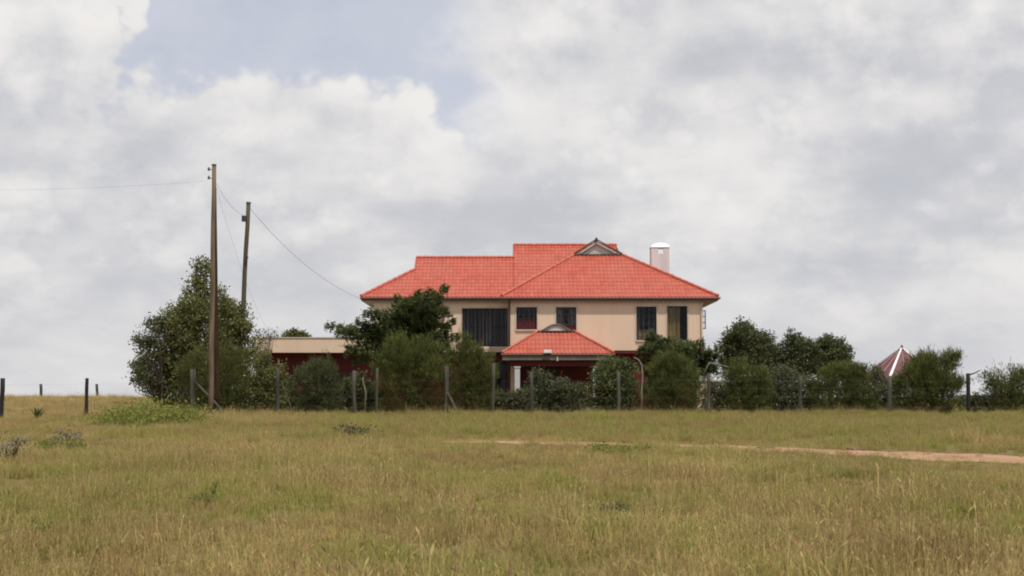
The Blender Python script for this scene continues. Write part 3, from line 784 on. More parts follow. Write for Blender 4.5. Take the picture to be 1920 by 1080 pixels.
# ------------------------------------------------------------------ gazebo behind the bushes
YG = 84.0
gz0 = Z(712, YG); apx = at(1691, 652, YG); gr = 2.45
gaz = thing('gazebo', 'gazebo with pointed maroon sheet roof and bright white ridge strips', 'gazebo', (apx.x, YG, GZ))
N = 6
ring = [Vector((apx.x + gr * math.cos(R(60 * k + 240)), YG + gr * math.sin(R(60 * k + 240)), gz0)) for k in range(N)]
for k in range(N):
    a, b = ring[k], ring[(k + 1) % N]; inw = (Vector((apx.x, YG, gz0)) - (a + b) / 2).normalized()
    pan = MB().prism([a, b, apx], tuple(Vector((0, 0, -.04)) + inw * .03)).build('roof_panel', M['gazebo_red'], gaz)
for k in range(N):
    a = ring[k]; d0 = (apx - a); out = (a - Vector((apx.x, YG, gz0))).normalized() * .03 + Vector((0, 0, .03))
    w_ = Vector((-(a - apx).y, (a - apx).x, 0)).normalized() * .085
    MB().prism([a - w_ + out, a + w_ + out, apx + w_ * .5 + Vector((0, 0, .03)), apx - w_ * .5 + Vector((0, 0, .03))], (0, 0, .02)).build('ridge_strip', M['tin_white' if k < 3 else 'gazebo_red'], gaz)
    p = Vector((apx.x, YG, 0)).lerp(Vector((a.x, a.y, 0)), .88); MB().tube([(p.x, p.y, .9), (p.x, p.y, gz0 + .05)], .06, 8).build('post', M['wood_dark'], gaz)
for k in range(N):
    a, b = ring[k], ring[(k + 1) % N]
    for f_ in (.33, .67):
        m_ = a.lerp(b, f_); out = (m_ - Vector((apx.x, YG, gz0))).normalized() * .02 + Vector((0, 0, .02))
        MB().tube([m_ + out, apx.lerp(m_, .12) + out], .022, 4).build('sheet_seam', M['seam'], gaz)
MB().tube([apx, apx + Vector((0, 0, .16))], [.09, .03], 8).build('finial', M['gazebo_red'], gaz)

# ------------------------------------------------------------------ white gate in the yard
YK = 76.0
gt = thing('gate', 'white gate post and rail seen between the bushes', 'gate', (X(1456, YK), YK, tz(X(1456, YK), YK)))
gx = X(1458, YK); gzb = tz(gx, YK)
MB().box(gx - .12, gx + .12, YK - .12, YK + .12, gzb - .1, Z(700, YK)).build('gate_post', M['whitewash'], gt)
MB().box(gx - .16, gx + .16, YK - .16, YK + .16, Z(700, YK) + .001, Z(697, YK)).build('post_cap', M['whitewash'], gt)
x0 = X(1388, YK)
MB().box(x0, gx - .13, YK - .02, YK + .02, gzb + .1, Z(703, YK) - .06).build('gate_leaf', M['steel'], gt)
MB().box(x0, gx - .125, YK - .04, YK + .04, Z(703, YK) - .058, Z(703, YK) + .02).build('top_rail', M['whitewash'], gt)
# low cream yard wall by the corner of the house
yw = thing('yard_wall', 'low cream yard wall beside the house corner', 'wall', (X(1335, 77.5), 77.5, GZ))
MB().box(X(1306, 77.5), X(1362, 77.5), 77.4, 77.6, .6, Z(716, 77.5)).build('wall', M['cream'], yw)
MB().box(X(1304, 77.5), X(1364, 77.5), 77.36, 77.64, Z(716, 77.5) + .001, Z(714, 77.5)).build('coping', M['trim'], yw)

# ------------------------------------------------------------------ poles and lines
YPO = 66.5
def pole(name, label, bx, ty, tx, Y, r0, r1, mat):
    b = at(bx, HOR, Y); t = at(tx, ty, Y); b.z = tz(b.x, Y) - .3
    e = thing(name, label, 'utility pole', (b.x, Y, tz(b.x, Y)), 'power poles by the fence')
    k = 9; pts = [b.lerp(t, i / k) for i in range(k + 1)]
    for i in range(1, k): pts[i].x += .012 * math.sin(i * 1.7)
    MB().tube(pts, [r0 + (r1 - r0) * i / k for i in range(k + 1)], 12).build('pole', mat, e, True)
    return e, b, t
p1, b1, t1 = pole('utility_pole', 'tall pale wooden power pole with strut in front of the big shrub', 395.5, 309, 401.5, YPO, .115, .092, M['wood_warm'])
# strut: a second pole leaning into the first from behind
sb = at(406.0, HOR, YPO + 2.6); sb.z = tz(sb.x, sb.y) - .2; st = at(402.5, 352, YPO + .22)
k = 8; pts = [sb.lerp(st, i / k) for i in range(k + 1)]
MB().tube(pts, [.15 - .075 * i / k for i in range(k + 1)], 10).build('strut', M['wood_dark'], p1, True)
for py_ in (318, 334):
    p = at(399, py_, YPO)
    i_ = MB().tube([p, p + Vector((-.17, -.02, 0))], .018, 6).build('bracket', M['pipe'], p1)
    q = p + Vector((-.17, -.02, -.05)); MB().tube([q, q + Vector((0, 0, .05)), q + Vector((0, 0, .10)), q + Vector((0, 0, .15))], [.045, .06, .045, .03], 8).build('insulator', M['ceramic'], p1)
MB().tube([t1 + Vector((0, 0, -.01)), t1 + Vector((0, 0, .03))], [.12, .09], 10).build('pole_cap', M['pipe'], p1)
p2, b2, t2 = pole('utility_pole', 'dark leaning power pole with meter box behind the shrub', 445.5, 379, 466, YPO + 6, .125, .10, M['wood_green'])
q = at(459, 410, YPO + 5.86); MB().box(q.x - .14, q.x + .10, q.y - .06, q.y + .06, q.z - .14, q.z + .14).build('junction_box', M['pipe'], p2)
q = at(463.5, 483, YPO + 5.86); MB().tube([q, q + Vector((0, -.12, 0))], .06, 8).build('clamp', M['pipe'], p2)
q = at(466, 381, YPO + 6); MB().tube([q, q + Vector((0, 0, .06))], [.13, .10], 10).build('pole_cap', M['pipe'], p2)
def line(a, b, sag, r, label, name='overhead_wire'):
    pts = []
    for i in range(25):
        t = i / 24; p = Vector(a).lerp(Vector(b), t); p.z -= sag * 4 * t * (1 - t); pts.append(p)
    o = MB().tube(pts, r, 5).build(name, M['cable'], None, True); return tag(o, label, 'wire', 'overhead wires')
line(at(391, 339, YPO), at(-260, 352, YPO - 4), .22, .0032, 'thin wire running from the tall pole out of the picture')
line(at(404, 341, YPO), at(457, 404, YPO + 5.9), .25, .006, 'short slack wire between the two power poles')
line(at(469, 391, YPO + 6), at(676, 560, YE2), .55, .008, 'service cable sagging from the leaning pole to the house eave')
line(at(404, 346, YPO), at(498, 612, YA - 1), .5, .0035, 'faint slack wire from the tall pole down behind the annex')

# ------------------------------------------------------------------ fence
YF = 68.6
fence = thing('wire_fence', 'long wire fence of grey wooden posts before the hedge bushes', 'fence', (X(1000, YF), YF, tz(X(1000, YF), YF)))
def post(parent, px_, ptop, Y, r, mat, lean=0.0, seed=0):
    b = at(px_, HOR, Y); b.z = tz(b.x, Y) - .25; t = at(px_ + lean, ptop, Y)
    rr = random.Random(seed); pts = [b.lerp(t, i / 4) + Vector((rr.uniform(-.012, .012), 0, 0)) for i in range(5)]
    return MB().tube(pts, [r * rr.uniform(.92, 1.08) for _ in range(5)], 8).build('post', mat, parent, True)
posts = [(362, 692, .115, 'post_pale', 0), (520, 690, .085, 'post_grey', 1), (665, 695, .085, 'post_grey', -1), (706, 690, .06, 'post_grey', 1), (838, 686, .085, 'post_grey', 0), (924, 681, .07, 'post_grey', 1), (997, 697, .075, 'post_grey', 0),
         (1160, 697, .085, 'post_grey', 0), (1328, 700, .07, 'post_grey', 1), (1500, 705, .085, 'post_grey', 0), (1667, 705, .10, 'post_grey', 1), (1815, 700, .09, 'post_dark', 0), (1990, 702, .09, 'post_grey', 0)]
for i, (a, b, r, m, l) in enumerate(posts): post(fence, a, b, YF, r, M[m], l, i)
def brace(parent, a, b, Y0, Y1, r, mat):
    p, q = at(a[0], a[1], Y0), at(b[0], b[1], Y1); q.z = min(q.z, tz(q.x, q.y))
    MB().tube([p, p.lerp(q, .5) + Vector((.01, 0, .01)), q], r, 7).build('brace', mat, parent)
brace(fence, (366, 716), (428, 782), YF, YF - 1.2, .05, M['post_grey'])
brace(fence, (360, 716), (318, 762), YF + .1, YF + .5, .035, M['post_grey'])
brace(fence, (528, 716), (551, 770), YF - .1, YF - .6, .028, M['post_grey'])
brace(fence, (838, 734), (860, 774), YF, YF - .8, .055, M['post_grey'])
q = at(1816, 703, YF); MB().tube([q, q + Vector((.25, 0, .07)), q + Vector((.52, 0, .21))], [.04, .03, .02], 6).build('bracket', M['post_dark'], fence)
for hgt in (.35, .75, 1.15, 1.5):
    pts = []
    for i in range(0, 61):
        px_ = 362 + (1990 - 362) * i / 60; x = X(px_, YF); pts.append((x, YF - .09, tz(x, YF) + hgt + .03 * math.sin(i * 1.3 + hgt * 9)))
    MB().tube(pts, .002, 4).build('fence_wire', M['wire'], fence)
# near fence at the left, dark stakes
fence2 = thing('wire_fence', 'dark thin stakes of a wire fence crossing the rise at the picture edge', 'fence', (X(100, 61), 61, tz(X(100, 61), 61)))
for i, (a, b, Y, r, l) in enumerate(((-150, 706, 56, .085, 1), (3, 709, 59, .09, 2), (163, 709, 62.5, .075, 0))):
    post(fence2, a, b, Y, r, M['post_dark'], l, 40 + i)
for hgt in (.45, .9, 1.3):
    pts = []
    for i in range(0, 21):
        t = i / 20; px_ = -150 + (362 + 150) * t; Y = 56 + (68.6 - 56) * t; x = X(px_, Y); pts.append((x, Y - .1, tz(x, Y) + hgt))
    MB().tube(pts, .0012, 4).build('fence_wire', M['wire'], fence2)
fence3 = thing('wire_fence', 'two short grey stakes showing beyond the grassy crest', 'fence', (X(130, 92), 92, tz(X(130, 92), 92)))
for i, (a, b, Y, r) in enumerate(((78, 720, 92, .085), (183, 720, 94, .085))): post(fence3, a, b, Y, r, M['post_grey'], -1.5, 60 + i)

# ------------------------------------------------------------------ foliage
def leaf_mesh(name, C, D, U, L, Wd, tint, mat, parent):
    """rhombic leaves: C centres, D long axis, U width axis (unit), L lengths, Wd widths"""
    n = len(C); L = L[:, None]; Wd = Wd[:, None]
    v = np.empty((n, 4, 3), np.float32)
    v[:, 0] = C - D * L * .5; v[:, 1] = C + U * Wd * .5 - D * L * .06; v[:, 2] = C + D * L * .5; v[:, 3] = C - U * Wd * .5 - D * L * .06
    me = bpy.data.meshes.new(name)
    me.vertices.add(4 * n); me.vertices.foreach_set('co', v.ravel())
    me.loops.add(4 * n); me.loops.foreach_set('vertex_index', np.arange(4 * n, dtype=np.int32))
    me.polygons.add(n); me.polygons.foreach_set('loop_start', np.arange(0, 4 * n, 4, dtype=np.int32)); me.polygons.foreach_set('loop_total', np.full(n, 4, np.int32))
    a = me.attributes.new('tint', 'FLOAT', 'FACE'); a.data.foreach_set('value', np.clip(tint, 0, 1).astype(np.float32))
    me.update(); me.validate()
    return link(name, me, mat, parent)
def unit(a): return a / np.maximum(np.linalg.norm(a, axis=1, keepdims=True), 1e-6)

def crown_points(lobes, n_clump, rng, shell=.30, rough=.16):
    lob = np.array(lobes, float); area = (lob[:, 3] * lob[:, 5] + lob[:, 4] * lob[:, 5] + lob[:, 3] * lob[:, 4])
    idx = rng.choice(len(lob), n_clump, p=area / area.sum())
    d = unit(rng.normal(size=(n_clump, 3)))
    rad = 1 - np.abs(rng.normal(0, shell, n_clump)); rad = np.clip(rad, .12, 1)
    ph = idx * 1.7
    bump = 1 + rough * np.sin(d[:, 0] * 5.1 + ph) * np.sin(d[:, 2] * 6.3 + ph * 2) + rough * .7 * np.sin(d[:, 1] * 8.3 + d[:, 2] * 9.1 + ph) + rough * .5 * rng.normal(size=n_clump)
    c = lob[idx, :3] + d * lob[idx, 3:6] * (rad * bump)[:, None]
    return c, d, rad, idx

HG = 'bushes behind the wire fence'
def bush(name, label, cat, lobes, Y, style, n, seed, mat, group=None, bark='bark', trunk_px=None, leaf=(.11, .06), spread=.10, per=12, gz=None, stems=5, shell=.30, rough=.16, upb=.4, thick=1.0):
    """lobes: (px, py, halfwidth px, halfheight px, depth offset m) in the photograph at distance Y"""
    rng = np.random.default_rng(seed); s = Y / F
    L3 = []
    for l in lobes:
        c = at(l[0], l[1], Y + (l[4] if len(l) > 4 else 0)); rx, rz = l[2] * s, l[3] * s
        L3.append((c.x, c.y, c.z, rx, max(.5, min(rx, 1.6)) if len(l) < 6 else l[5], rz))
    if name not in ('bare_shrub', 'low_weed', 'upright_weed', 'withered_weed', 'cut_brush', 'green_weed'):
        r_ = random.Random(seed * 7 + 1)
        for q in list(L3):
            for _ in range(3):
                th = r_.uniform(-.15, math.pi + .15); f_ = r_.uniform(.28, .5)
                L3.append((q[0] + math.cos(th) * q[3] * .85, q[1] + r_.uniform(-.6, .3) * q[4], q[2] + math.sin(th) * q[5] * .85, q[3] * f_, q[4] * f_, q[5] * f_ * r_.uniform(.8, 1.3)))
    if group == HG:
        x0_ = min(l[0] - l[2] for l in lobes); x1_ = max(l[0] + l[2] for l in lobes)
        for f_ in (.28, .72):
            c = at(x0_ + (x1_ - x0_) * f_, 764, Y); L3.append((c.x, c.y, c.z, (x1_ - x0_) * .27 * s, .7, 22 * s))
    tx = X(trunk_px if trunk_px else sum(l[0] for l in lobes) / len(lobes), Y); g = tz(tx, Y) if gz is None else gz
    e = thing(name, label, cat, (tx, Y, g), group)
    nc = max(20, n // per)
    c, d, rad, idx = crown_points(L3, nc, rng, shell, rough)
    k = np.repeat(np.arange(nc), per); C = c[k] + rng.normal(0, spread, (nc * per, 3)) * np.array([1, 1, .8])
    m = len(C)
    if style == 'feather':
        # wisps: some sprays shoot out past the outline
        shoot = (rng.uniform(0, 1, nc) < .16) & (rad > .75) & (d[:, 2] > -.1)
        along = rng.uniform(0, 1, m); C = C + (d * np.array([.6, .6, .9]) + np.array([0, 0, .25]))[k] * (shoot[k] * along * .34)[:, None] * (1 - .0)
        C = np.where(shoot[k][:, None], c[k] + (C - c[k]) * np.array([.55, .55, 1.0]), C)
        D = unit(d[k] * .8 + np.array([0, 0, upb + .5]) + rng.normal(0, .38, (m, 3)))
    elif style == 'layer':
        D = unit(d[k] * np.array([1, 1, .15]) + rng.normal(0, .45, (m, 3)) * np.array([1, 1, .35]))
    else:
        D = unit(d[k] * .5 + np.array([0, 0, upb * .5]) + rng.normal(0, .8, (m, 3)))
    U = unit(np.cross(D, rng.normal(size=(m, 3)) + (np.array([0, 0, 2.5]) if style == 'layer' else 0)))
    if style == 'layer': U = unit(np.cross(D, np.array([0, 0, 1.0]) + rng.normal(0, .35, (m, 3))))
    Ln = leaf[0] * rng.uniform(.65, 1.35, m); Wn = leaf[1] * rng.uniform(.7, 1.3, m)
    tint = (rng.uniform(.15, .7, nc)[k] + rng.normal(0, .16, m)) 
    ok = C[:, 2] > terrain(C[:, 0], C[:, 1]) + .02
    leaf_mesh('crown', C[ok], D[ok], U[ok], Ln[ok], Wn[ok], tint[ok], M[mat], e)
    # trunk and limbs reaching into the crown
    mb = MB(); rr = random.Random(seed)
    base = Vector((tx, Y, g - .15)); top = max(L3, key=lambda q: q[2]); r0 = (.05 + .02 * max(q[3] for q in L3)) * thick
    mid = Vector((tx + rr.uniform(-.1, .1), Y, g + (top[2] - g) * .4))
    mb.tube([base, base.lerp(mid, .5) + Vector((rr.uniform(-.05, .05), 0, 0)), mid, Vector(top[:3])], [r0 * 1.3, r0 * 1.1, r0 * .85, r0 * .3], 8)
    for q in L3:
        for t in range(max(1, stems // len(lobes) + 1) if L3.index(q) < len(lobes) else 1):
            tgt = Vector(q[:3]) + Vector((rr.uniform(-.7, .7) * q[3], rr.uniform(-.6, .4) * q[4], rr.uniform(-.2, .8) * q[5]))
            st = base.lerp(mid, rr.uniform(.15, 1)); md = st.lerp(tgt, .5) + Vector((rr.uniform(-.1, .1), 0, rr.uniform(0, .2)))
            mb.tube([st, md, tgt], [r0 * .5, r0 * .32, r0 * .1], 6)
    mb.build('trunk', M[bark], e, True)
    return e

# the big shrub tree at the left
bush('shrub_tree', 'big dark leafy shrub tree rising to a point behind the tall pole', 'tree',
     [(377, 514, 17, 25), (362, 556, 25, 32), (400, 572, 28, 34), (338, 612, 38, 36), (385, 620, 62, 48), (430, 610, 40, 40), (312, 665, 46, 44), (370, 690, 66, 66), (440, 665, 44, 50), (290, 700, 36, 46), (420, 725, 58, 42), (318, 735, 44, 30)],
     72.5, 'broad', 48000, 1, 'leaf_broad', leaf=(.13, .075), spread=.13, per=14, stems=14, shell=.26, rough=.22)
bush('loose_shrub', 'sparse shrub with loose dangling leaves at the edge of the big shrub', 'shrub',
     [(276, 640, 22, 22), (268, 690, 20, 24), (300, 612, 24, 20), (285, 718, 22, 22)], 71.5, 'broad', 2200, 2, 'leaf_dark', leaf=(.12, .075), spread=.12, per=8, stems=12, shell=.5, rough=.3, trunk_px=300)
bush('feathery_bush', 'soft green feathery bush between the tall pole and the leaning pole', 'bush',
     [(400, 690, 52, 48), (430, 700, 34, 55), (385, 735, 48, 34), (440, 735, 32, 32)], 70.2, 'feather', 16000, 3, 'leaf_feather', HG, leaf=(.20, .022), spread=.10, per=14)
bush('feathery_bush', 'dark bush behind the post just past the leaning pole', 'bush',
     [(497, 705, 34, 40), (482, 740, 32, 30), (515, 742, 28, 30)], 70.4, 'broad', 9000, 4, 'leaf_broad', HG, leaf=(.13, .06), spread=.12, per=12, rough=.24)
bush('feathery_bush', 'dome-shaped dark bush in front of the annex wall', 'bush',
     [(595, 716, 36, 34), (590, 696, 22, 22), (572, 742, 28, 24), (620, 740, 24, 26)], 70.6, 'feather', 14000, 5, 'leaf_dark', HG, leaf=(.18, .026), spread=.09, per=14)
bush('bare_shrub', 'wispy half-bare shrub sticking up beside the annex parapet', 'shrub',
     [(490, 640, 22, 22), (508, 628, 14, 16), (478, 655, 18, 18)], 79.0, 'broad', 600, 6, 'leaf_dead', leaf=(.12, .05), spread=.14, per=5, stems=16, shell=.5)
bush('round_tree', 'small green tree top showing above the annex roof', 'tree', [(551, 634, 22, 11), (566, 636, 14, 10)], 92.0, 'broad', 3000, 7, 'leaf_broad', leaf=(.15, .09), spread=.12)
# pair of olive-green feathery bushes in front of the house
bush('feathery_bush', 'wide olive feathery bush in front of the house and left of the porch', 'bush',
     [(770, 690, 62, 62), (755, 668, 38, 34), (800, 668, 32, 34), (735, 725, 36, 42), (800, 725, 42, 42)], 70.3, 'feather', 26000, 8, 'leaf_feather', HG, leaf=(.20, .022), spread=.10, per=14)
bush('feathery_bush', 'narrower olive feathery bush right beside the porch', 'bush',
     [(868, 695, 40, 54), (893, 705, 32, 56), (858, 735, 34, 34), (898, 738, 30, 32), (862, 662, 22, 24), (890, 666, 18, 20)], 70.1, 'feather', 18000, 9, 'leaf_feather', HG, leaf=(.20, .022), spread=.09, per=14)
bush('leafy_shrub', 'low pale leafy shrub in front of the first porch column', 'shrub', [(958, 750, 26, 16), (942, 754, 18, 14), (985, 745, 18, 20)], 70.6, 'broad', 6000, 10, 'leaf_grey', HG, leaf=(.12, .055), spread=.10)
bush('leafy_shrub', 'grey-green leafy shrub below the porch opening', 'shrub', [(1015, 724, 24, 26), (1035, 744, 28, 20), (1002, 742, 20, 22)], 71.2, 'broad', 8000, 11, 'leaf_grey', HG, leaf=(.12, .055), spread=.10)
bush('leafy_shrub', 'rounded pale-flecked shrub before the second porch column', 'shrub', [(1066, 738, 28, 22), (1085, 750, 20, 15), (1052, 728, 16, 16)], 70.3, 'broad', 6500, 12, 'leaf_grey', HG, leaf=(.12, .055), spread=.10)
bush('feathery_bush', 'dark bush against the ground floor between porch and pale stem', 'bush', [(1152, 714, 36, 34), (1138, 738, 32, 30), (1175, 737, 26, 30), (1165, 692, 22, 14)], 71.0, 'broad', 10000, 13, 'leaf_layer', HG, leaf=(.16, .07), spread=.14, per=10, rough=.26)
bush('feathery_bush', 'round green feathery bush under the layered tree by the house corner', 'bush', [(1262, 712, 50, 46), (1240, 738, 38, 32), (1292, 735, 32, 34), (1262, 690, 34, 24)], 70.2, 'feather', 18000, 14, 'leaf_feather', HG, leaf=(.20, .022), spread=.09, per=14)
bush('feathery_bush', 'rounded dark green bush standing before the gate', 'bush', [(1400, 718, 38, 38), (1388, 742, 34, 26), (1420, 740, 30, 28)], 70.2, 'feather', 13000, 15, 'leaf_feather', HG, leaf=(.19, .024), spread=.09, per=14)
bush('leafy_shrub', 'low scrubby bush filling the gap past the house corner', 'shrub', [(1345, 745, 26, 22), (1330, 730, 16, 18), (1362, 735, 16, 22)], 71.4, 'broad', 4000, 16, 'leaf_grey', HG, leaf=(.12, .055), spread=.11)
bush('leafy_shrub', 'scrubby dark shrub between the two grey posts in front of the annex end', 'shrub', [(672, 736, 28, 28), (697, 742, 22, 26), (648, 746, 20, 20)], 71.6, 'broad', 6500, 27, 'leaf_dark', HG, leaf=(.12, .06), spread=.10)
bush('leafy_shrub', 'dim shrub between the dark bush and the dome-shaped bush', 'shrub', [(543, 736, 20, 26), (535, 750, 20, 16)], 72.4, 'broad', 5000, 29, 'leaf_dark', HG, leaf=(.12, .06), spread=.10)
bush('leafy_shrub', 'dim shrub filling the dark gap beside the porch bush', 'shrub', [(930, 752, 20, 14), (912, 754, 18, 14)], 72.4, 'broad', 4000, 28, 'leaf_dark', HG, leaf=(.12, .06), spread=.10)
# trees behind on the right
TG = 'trees behind the yard'
bush('round_tree', 'dense dark rounded tree nearest the house corner', 'tree', [(1402, 655, 48, 40), (1388, 632, 28, 24), (1430, 668, 32, 38), (1372, 668, 26, 36), (1408, 690, 50, 34)], 88.0, 'broad', 22000, 17, 'leaf_dark', TG, leaf=(.13, .08), spread=.12, shell=.22)
bush('round_tree', 'dark tree with knobbly top beside the dense rounded tree', 'tree', [(1497, 650, 26, 22), (1476, 668, 20, 24), (1510, 672, 28, 30), (1490, 695, 36, 30)], 88.0, 'broad', 12000, 18, 'leaf_dark', TG, leaf=(.13, .08), spread=.11, shell=.24, rough=.24)
bush('round_tree', 'dark knobbly tree closest to the pointed gazebo roof', 'tree', [(1557, 652, 24, 20), (1540, 668, 18, 24), (1574, 668, 20, 30), (1560, 690, 34, 30)], 88.6, 'broad', 12000, 19, 'leaf_dark', TG, leaf=(.13, .08), spread=.11, shell=.24, rough=.24)
bush('feathery_bush', 'low dark bush behind the post below the knobbly trees', 'bush', [(1480, 730, 42, 36), (1508, 738, 30, 30), (1455, 745, 26, 24)], 71.2, 'broad', 8000, 20, 'leaf_grey', HG, leaf=(.13, .06), spread=.13, per=10, rough=.26)
bush('feathery_bush', 'wide green-topped bush just before the gazebo', 'bush', [(1575, 718, 46, 34), (1555, 742, 44, 26), (1610, 728, 36, 36), (1620, 745, 32, 22), (1595, 700, 30, 16)], 70.8, 'feather', 20000, 21, 'leaf_feather', HG, leaf=(.19, .024), spread=.10, per=14)
bush('leafy_shrub', 'small leafy shrub at the foot of the gazebo', 'shrub', [(1652, 730, 28, 34), (1672, 742, 22, 26)], 71.4, 'broad', 5000, 22, 'leaf_grey', HG, leaf=(.12, .055), spread=.10)
bush('feathery_bush', 'large bush with upward sprigs hiding the gazebo side', 'bush', [(1735, 718, 48, 46), (1758, 692, 36, 32), (1708, 735, 38, 34), (1770, 732, 34, 36), (1782, 676, 18, 16), (1728, 690, 30, 24)], 70.4, 'feather', 22000, 23, 'leaf_feather', HG, leaf=(.24, .026), spread=.11, per=14, rough=.26)
bush('leafy_shrub', 'knee-high dark shrub around the dark post', 'shrub', [(1815, 756, 20, 14), (1838, 754, 18, 14), (1858, 758, 16, 12)], 71.0, 'broad', 3500, 24, 'leaf_dark', HG, leaf=(.12, .06), spread=.09)
bush('fan_bush', 'fan-shaped bush with visible stems at the picture edge', 'bush', [(1884, 715, 36, 30), (1905, 728, 30, 34), (1868, 738, 24, 26), (1890, 748, 36, 18)], 70.6, 'feather', 8500, 25, 'leaf_feather', HG, leaf=(.19, .03), spread=.12, per=9, stems=16, shell=.34)

# layered trees: tiers of near-level boughs carrying flat sprays of leaves
def layered_tree(label, trunk_px, Y, boughs, seed, mat, n, leaf=(.16, .055), mass=(), nm=0):
    rng = np.random.default_rng(seed); rr = random.Random(seed)
    tx = X(trunk_px, Y); g = tz(tx, Y); e = thing('layered_tree', label, 'tree', (tx, Y, g), 'layered trees beside the house')
    mb = MB(); ztop = max(at(b[2], b[3], Y).z for b in boughs)
    trunk = [Vector((tx, Y, g - .2)), Vector((tx + .05, Y, g + 1.2)), Vector((tx - .03, Y, g + (ztop - g) * .55)), Vector((tx + .04, Y, ztop - .4))]
    mb.tube(trunk, [.11, .09, .07, .025], 8)
    C = []; D = []; T = []
    tot = sum(b[4] for b in boughs)
    for (ax_, ay_, bx_, by_, wt, dy) in boughs:
        a = at(ax_, ay_, Y); b = at(bx_, by_, Y + dy); k = 7
        pts = [a.lerp(b, i / k) + Vector((0, 0, .10 * math.sin(math.pi * i / k))) for i in range(k + 1)]
        mb.tube(pts, [.045 - .037 * i / k for i in range(k + 1)], 6)
        m = int(n * wt / tot); t = rng.uniform(.05, 1.03, m) ** .8
        ax3 = np.array(b - a); p = np.array(a) + t[:, None] * ax3 + np.array([0, 0, 1.0]) * (.10 * np.sin(np.pi * np.clip(t, 0, 1)))[:, None]
        side = unit(np.cross(ax3[None], np.array([[0, 0, 1.0]])))[0]
        wd = .14 + .62 * np.sin(np.pi * np.clip(t * .85 + .12, 0, 1))
        # side twigs every so often: quantise along the bough so that sprays separate
        tq = np.round(t * 7 + rng.normal(0, .12, m)) / 7; off = rng.uniform(-1, 1, m)
        p = p + side * (off * wd)[:, None] + ax3 * ((tq - t) * .55 + np.abs(off) * .06)[:, None]
        p[:, 2] += rng.normal(0, .10, m) - .16 * off ** 2 + .10 * np.sin(tq * 31 + ax_ + bx_)
        C.append(p); D.append(unit(ax3[None] / np.linalg.norm(ax3) * .9 + side * np.sign(off)[:, None] * .8 + rng.normal(0, .45, (m, 3)) * np.array([1, 1, .9])))
        T.append(.35 + .3 * rng.normal(0, .5, m) + .25 * (np.round(rng.uniform(0, 1) * 3) / 3 - .4))
    if mass:
        sc = Y / F; L3 = [(*at(a, b, Y + .3), w * sc, max(.6, w * sc * .8), h * sc) for a, b, w, h in mass]
        c, d, rad, idx = crown_points(L3, nm // 14, rng, .3, .2); kk = np.repeat(np.arange(len(c)), 14)
        C.append(c[kk] + rng.normal(0, .19, (len(kk), 3)) * np.array([1, 1, .6])); D.append(unit(d[kk] * np.array([1, 1, .5]) + np.array([0, 0, .25]) + rng.normal(0, .5, (len(kk), 3))))
        T.append(rng.uniform(.1, .6, len(c))[kk] + rng.normal(0, .14, len(kk)))
    C = np.concatenate(C); D = np.concatenate(D); T = np.concatenate(T); m = len(C)
    U = unit(np.cross(D, np.array([0, 0, 1.0]) + rng.normal(0, .4, (m, 3))))
    leaf_mesh('crown', C, D, U, leaf[0] * rng.uniform(.6, 1.4, m), leaf[1] * rng.uniform(.7, 1.3, m), T, M[mat], e)
    mb.build('trunk', M['bark'], e, True)
    return e
def tiers(trunk, specs, rr):
    out = []
    for (y0, xl, yl, xr, yr, w) in specs:
        out += [(trunk, y0, xl, yl, w, rr.uniform(-.5, .3)), (trunk, y0, xr, yr, w, rr.uniform(-.5, .3))]
        out += [(trunk, y0, trunk + (xl - trunk) * rr.uniform(.3, .6), yl + rr.uniform(-6, 6), w * .7, rr.uniform(-1.6, -1.1)), (trunk, y0, trunk + (xr - trunk) * rr.uniform(.3, .6), yr + rr.uniform(-6, 6), w * .7, rr.uniform(-1.6, -1.1))]
        out += [(trunk, y0, trunk + rr.uniform(-30, 30), (yl + yr) / 2, w * .6, rr.uniform(1, 1.6))]
    return out
rr = random.Random(5)
sp = [(592, 742, 560, 820, 556, .8), (610, 700, 588, 838, 580, 1.0), (632, 672, 606, 848, 604, 1.15), (650, 640, 618, 856, 628, 1.2), (672, 655, 650, 840, 648, 1.1), (690, 668, 672, 830, 672, 1.0)]
bo = tiers(782, sp, rr) + [(800, 585, 839, 535, .55, -.2), (775, 585, 745, 560, .5, 0), (785, 580, 790, 548, .5, -.3), (700, 632, 614, 612, .8, -.4), (720, 650, 650, 660, .7, -.6), (760, 600, 684, 584, .7, -.5)]
layered_tree('tall layered dark tree reaching the eave in front of the left wing', 782, 73.5, bo, 31, 'leaf_layer', 17000, leaf=(.27, .07), mass=[(775, 590, 44, 34), (812, 582, 26, 30), (740, 620, 44, 34), (800, 628, 42, 40), (725, 655, 44, 36), (700, 612, 26, 18), (655, 625, 28, 12), (690, 640, 34, 20), (770, 665, 50, 40)], nm=9000)
rr = random.Random(9)
sp = [(655, 1215, 634, 1300, 646, .9), (672, 1200, 652, 1330, 660, 1.1), (690, 1206, 672, 1352, 672, 1.1), (706, 1210, 695, 1340, 690, 1.0)]
bo = tiers(1262, sp, rr) + [(1250, 660, 1222, 628, .5, -.2), (1275, 670, 1318, 640, .6, -.2), (1290, 680, 1350, 655, .6, -.3)]
layered_tree('smaller layered tree with light sprays in front of the corner windows', 1262, 73.5, bo, 32, 'leaf_layer', 10000, leaf=(.27, .07), mass=[(1262, 668, 46, 26), (1228, 652, 22, 18), (1305, 672, 34, 22), (1270, 700, 50, 26), (1325, 690, 24, 18)], nm=4500)
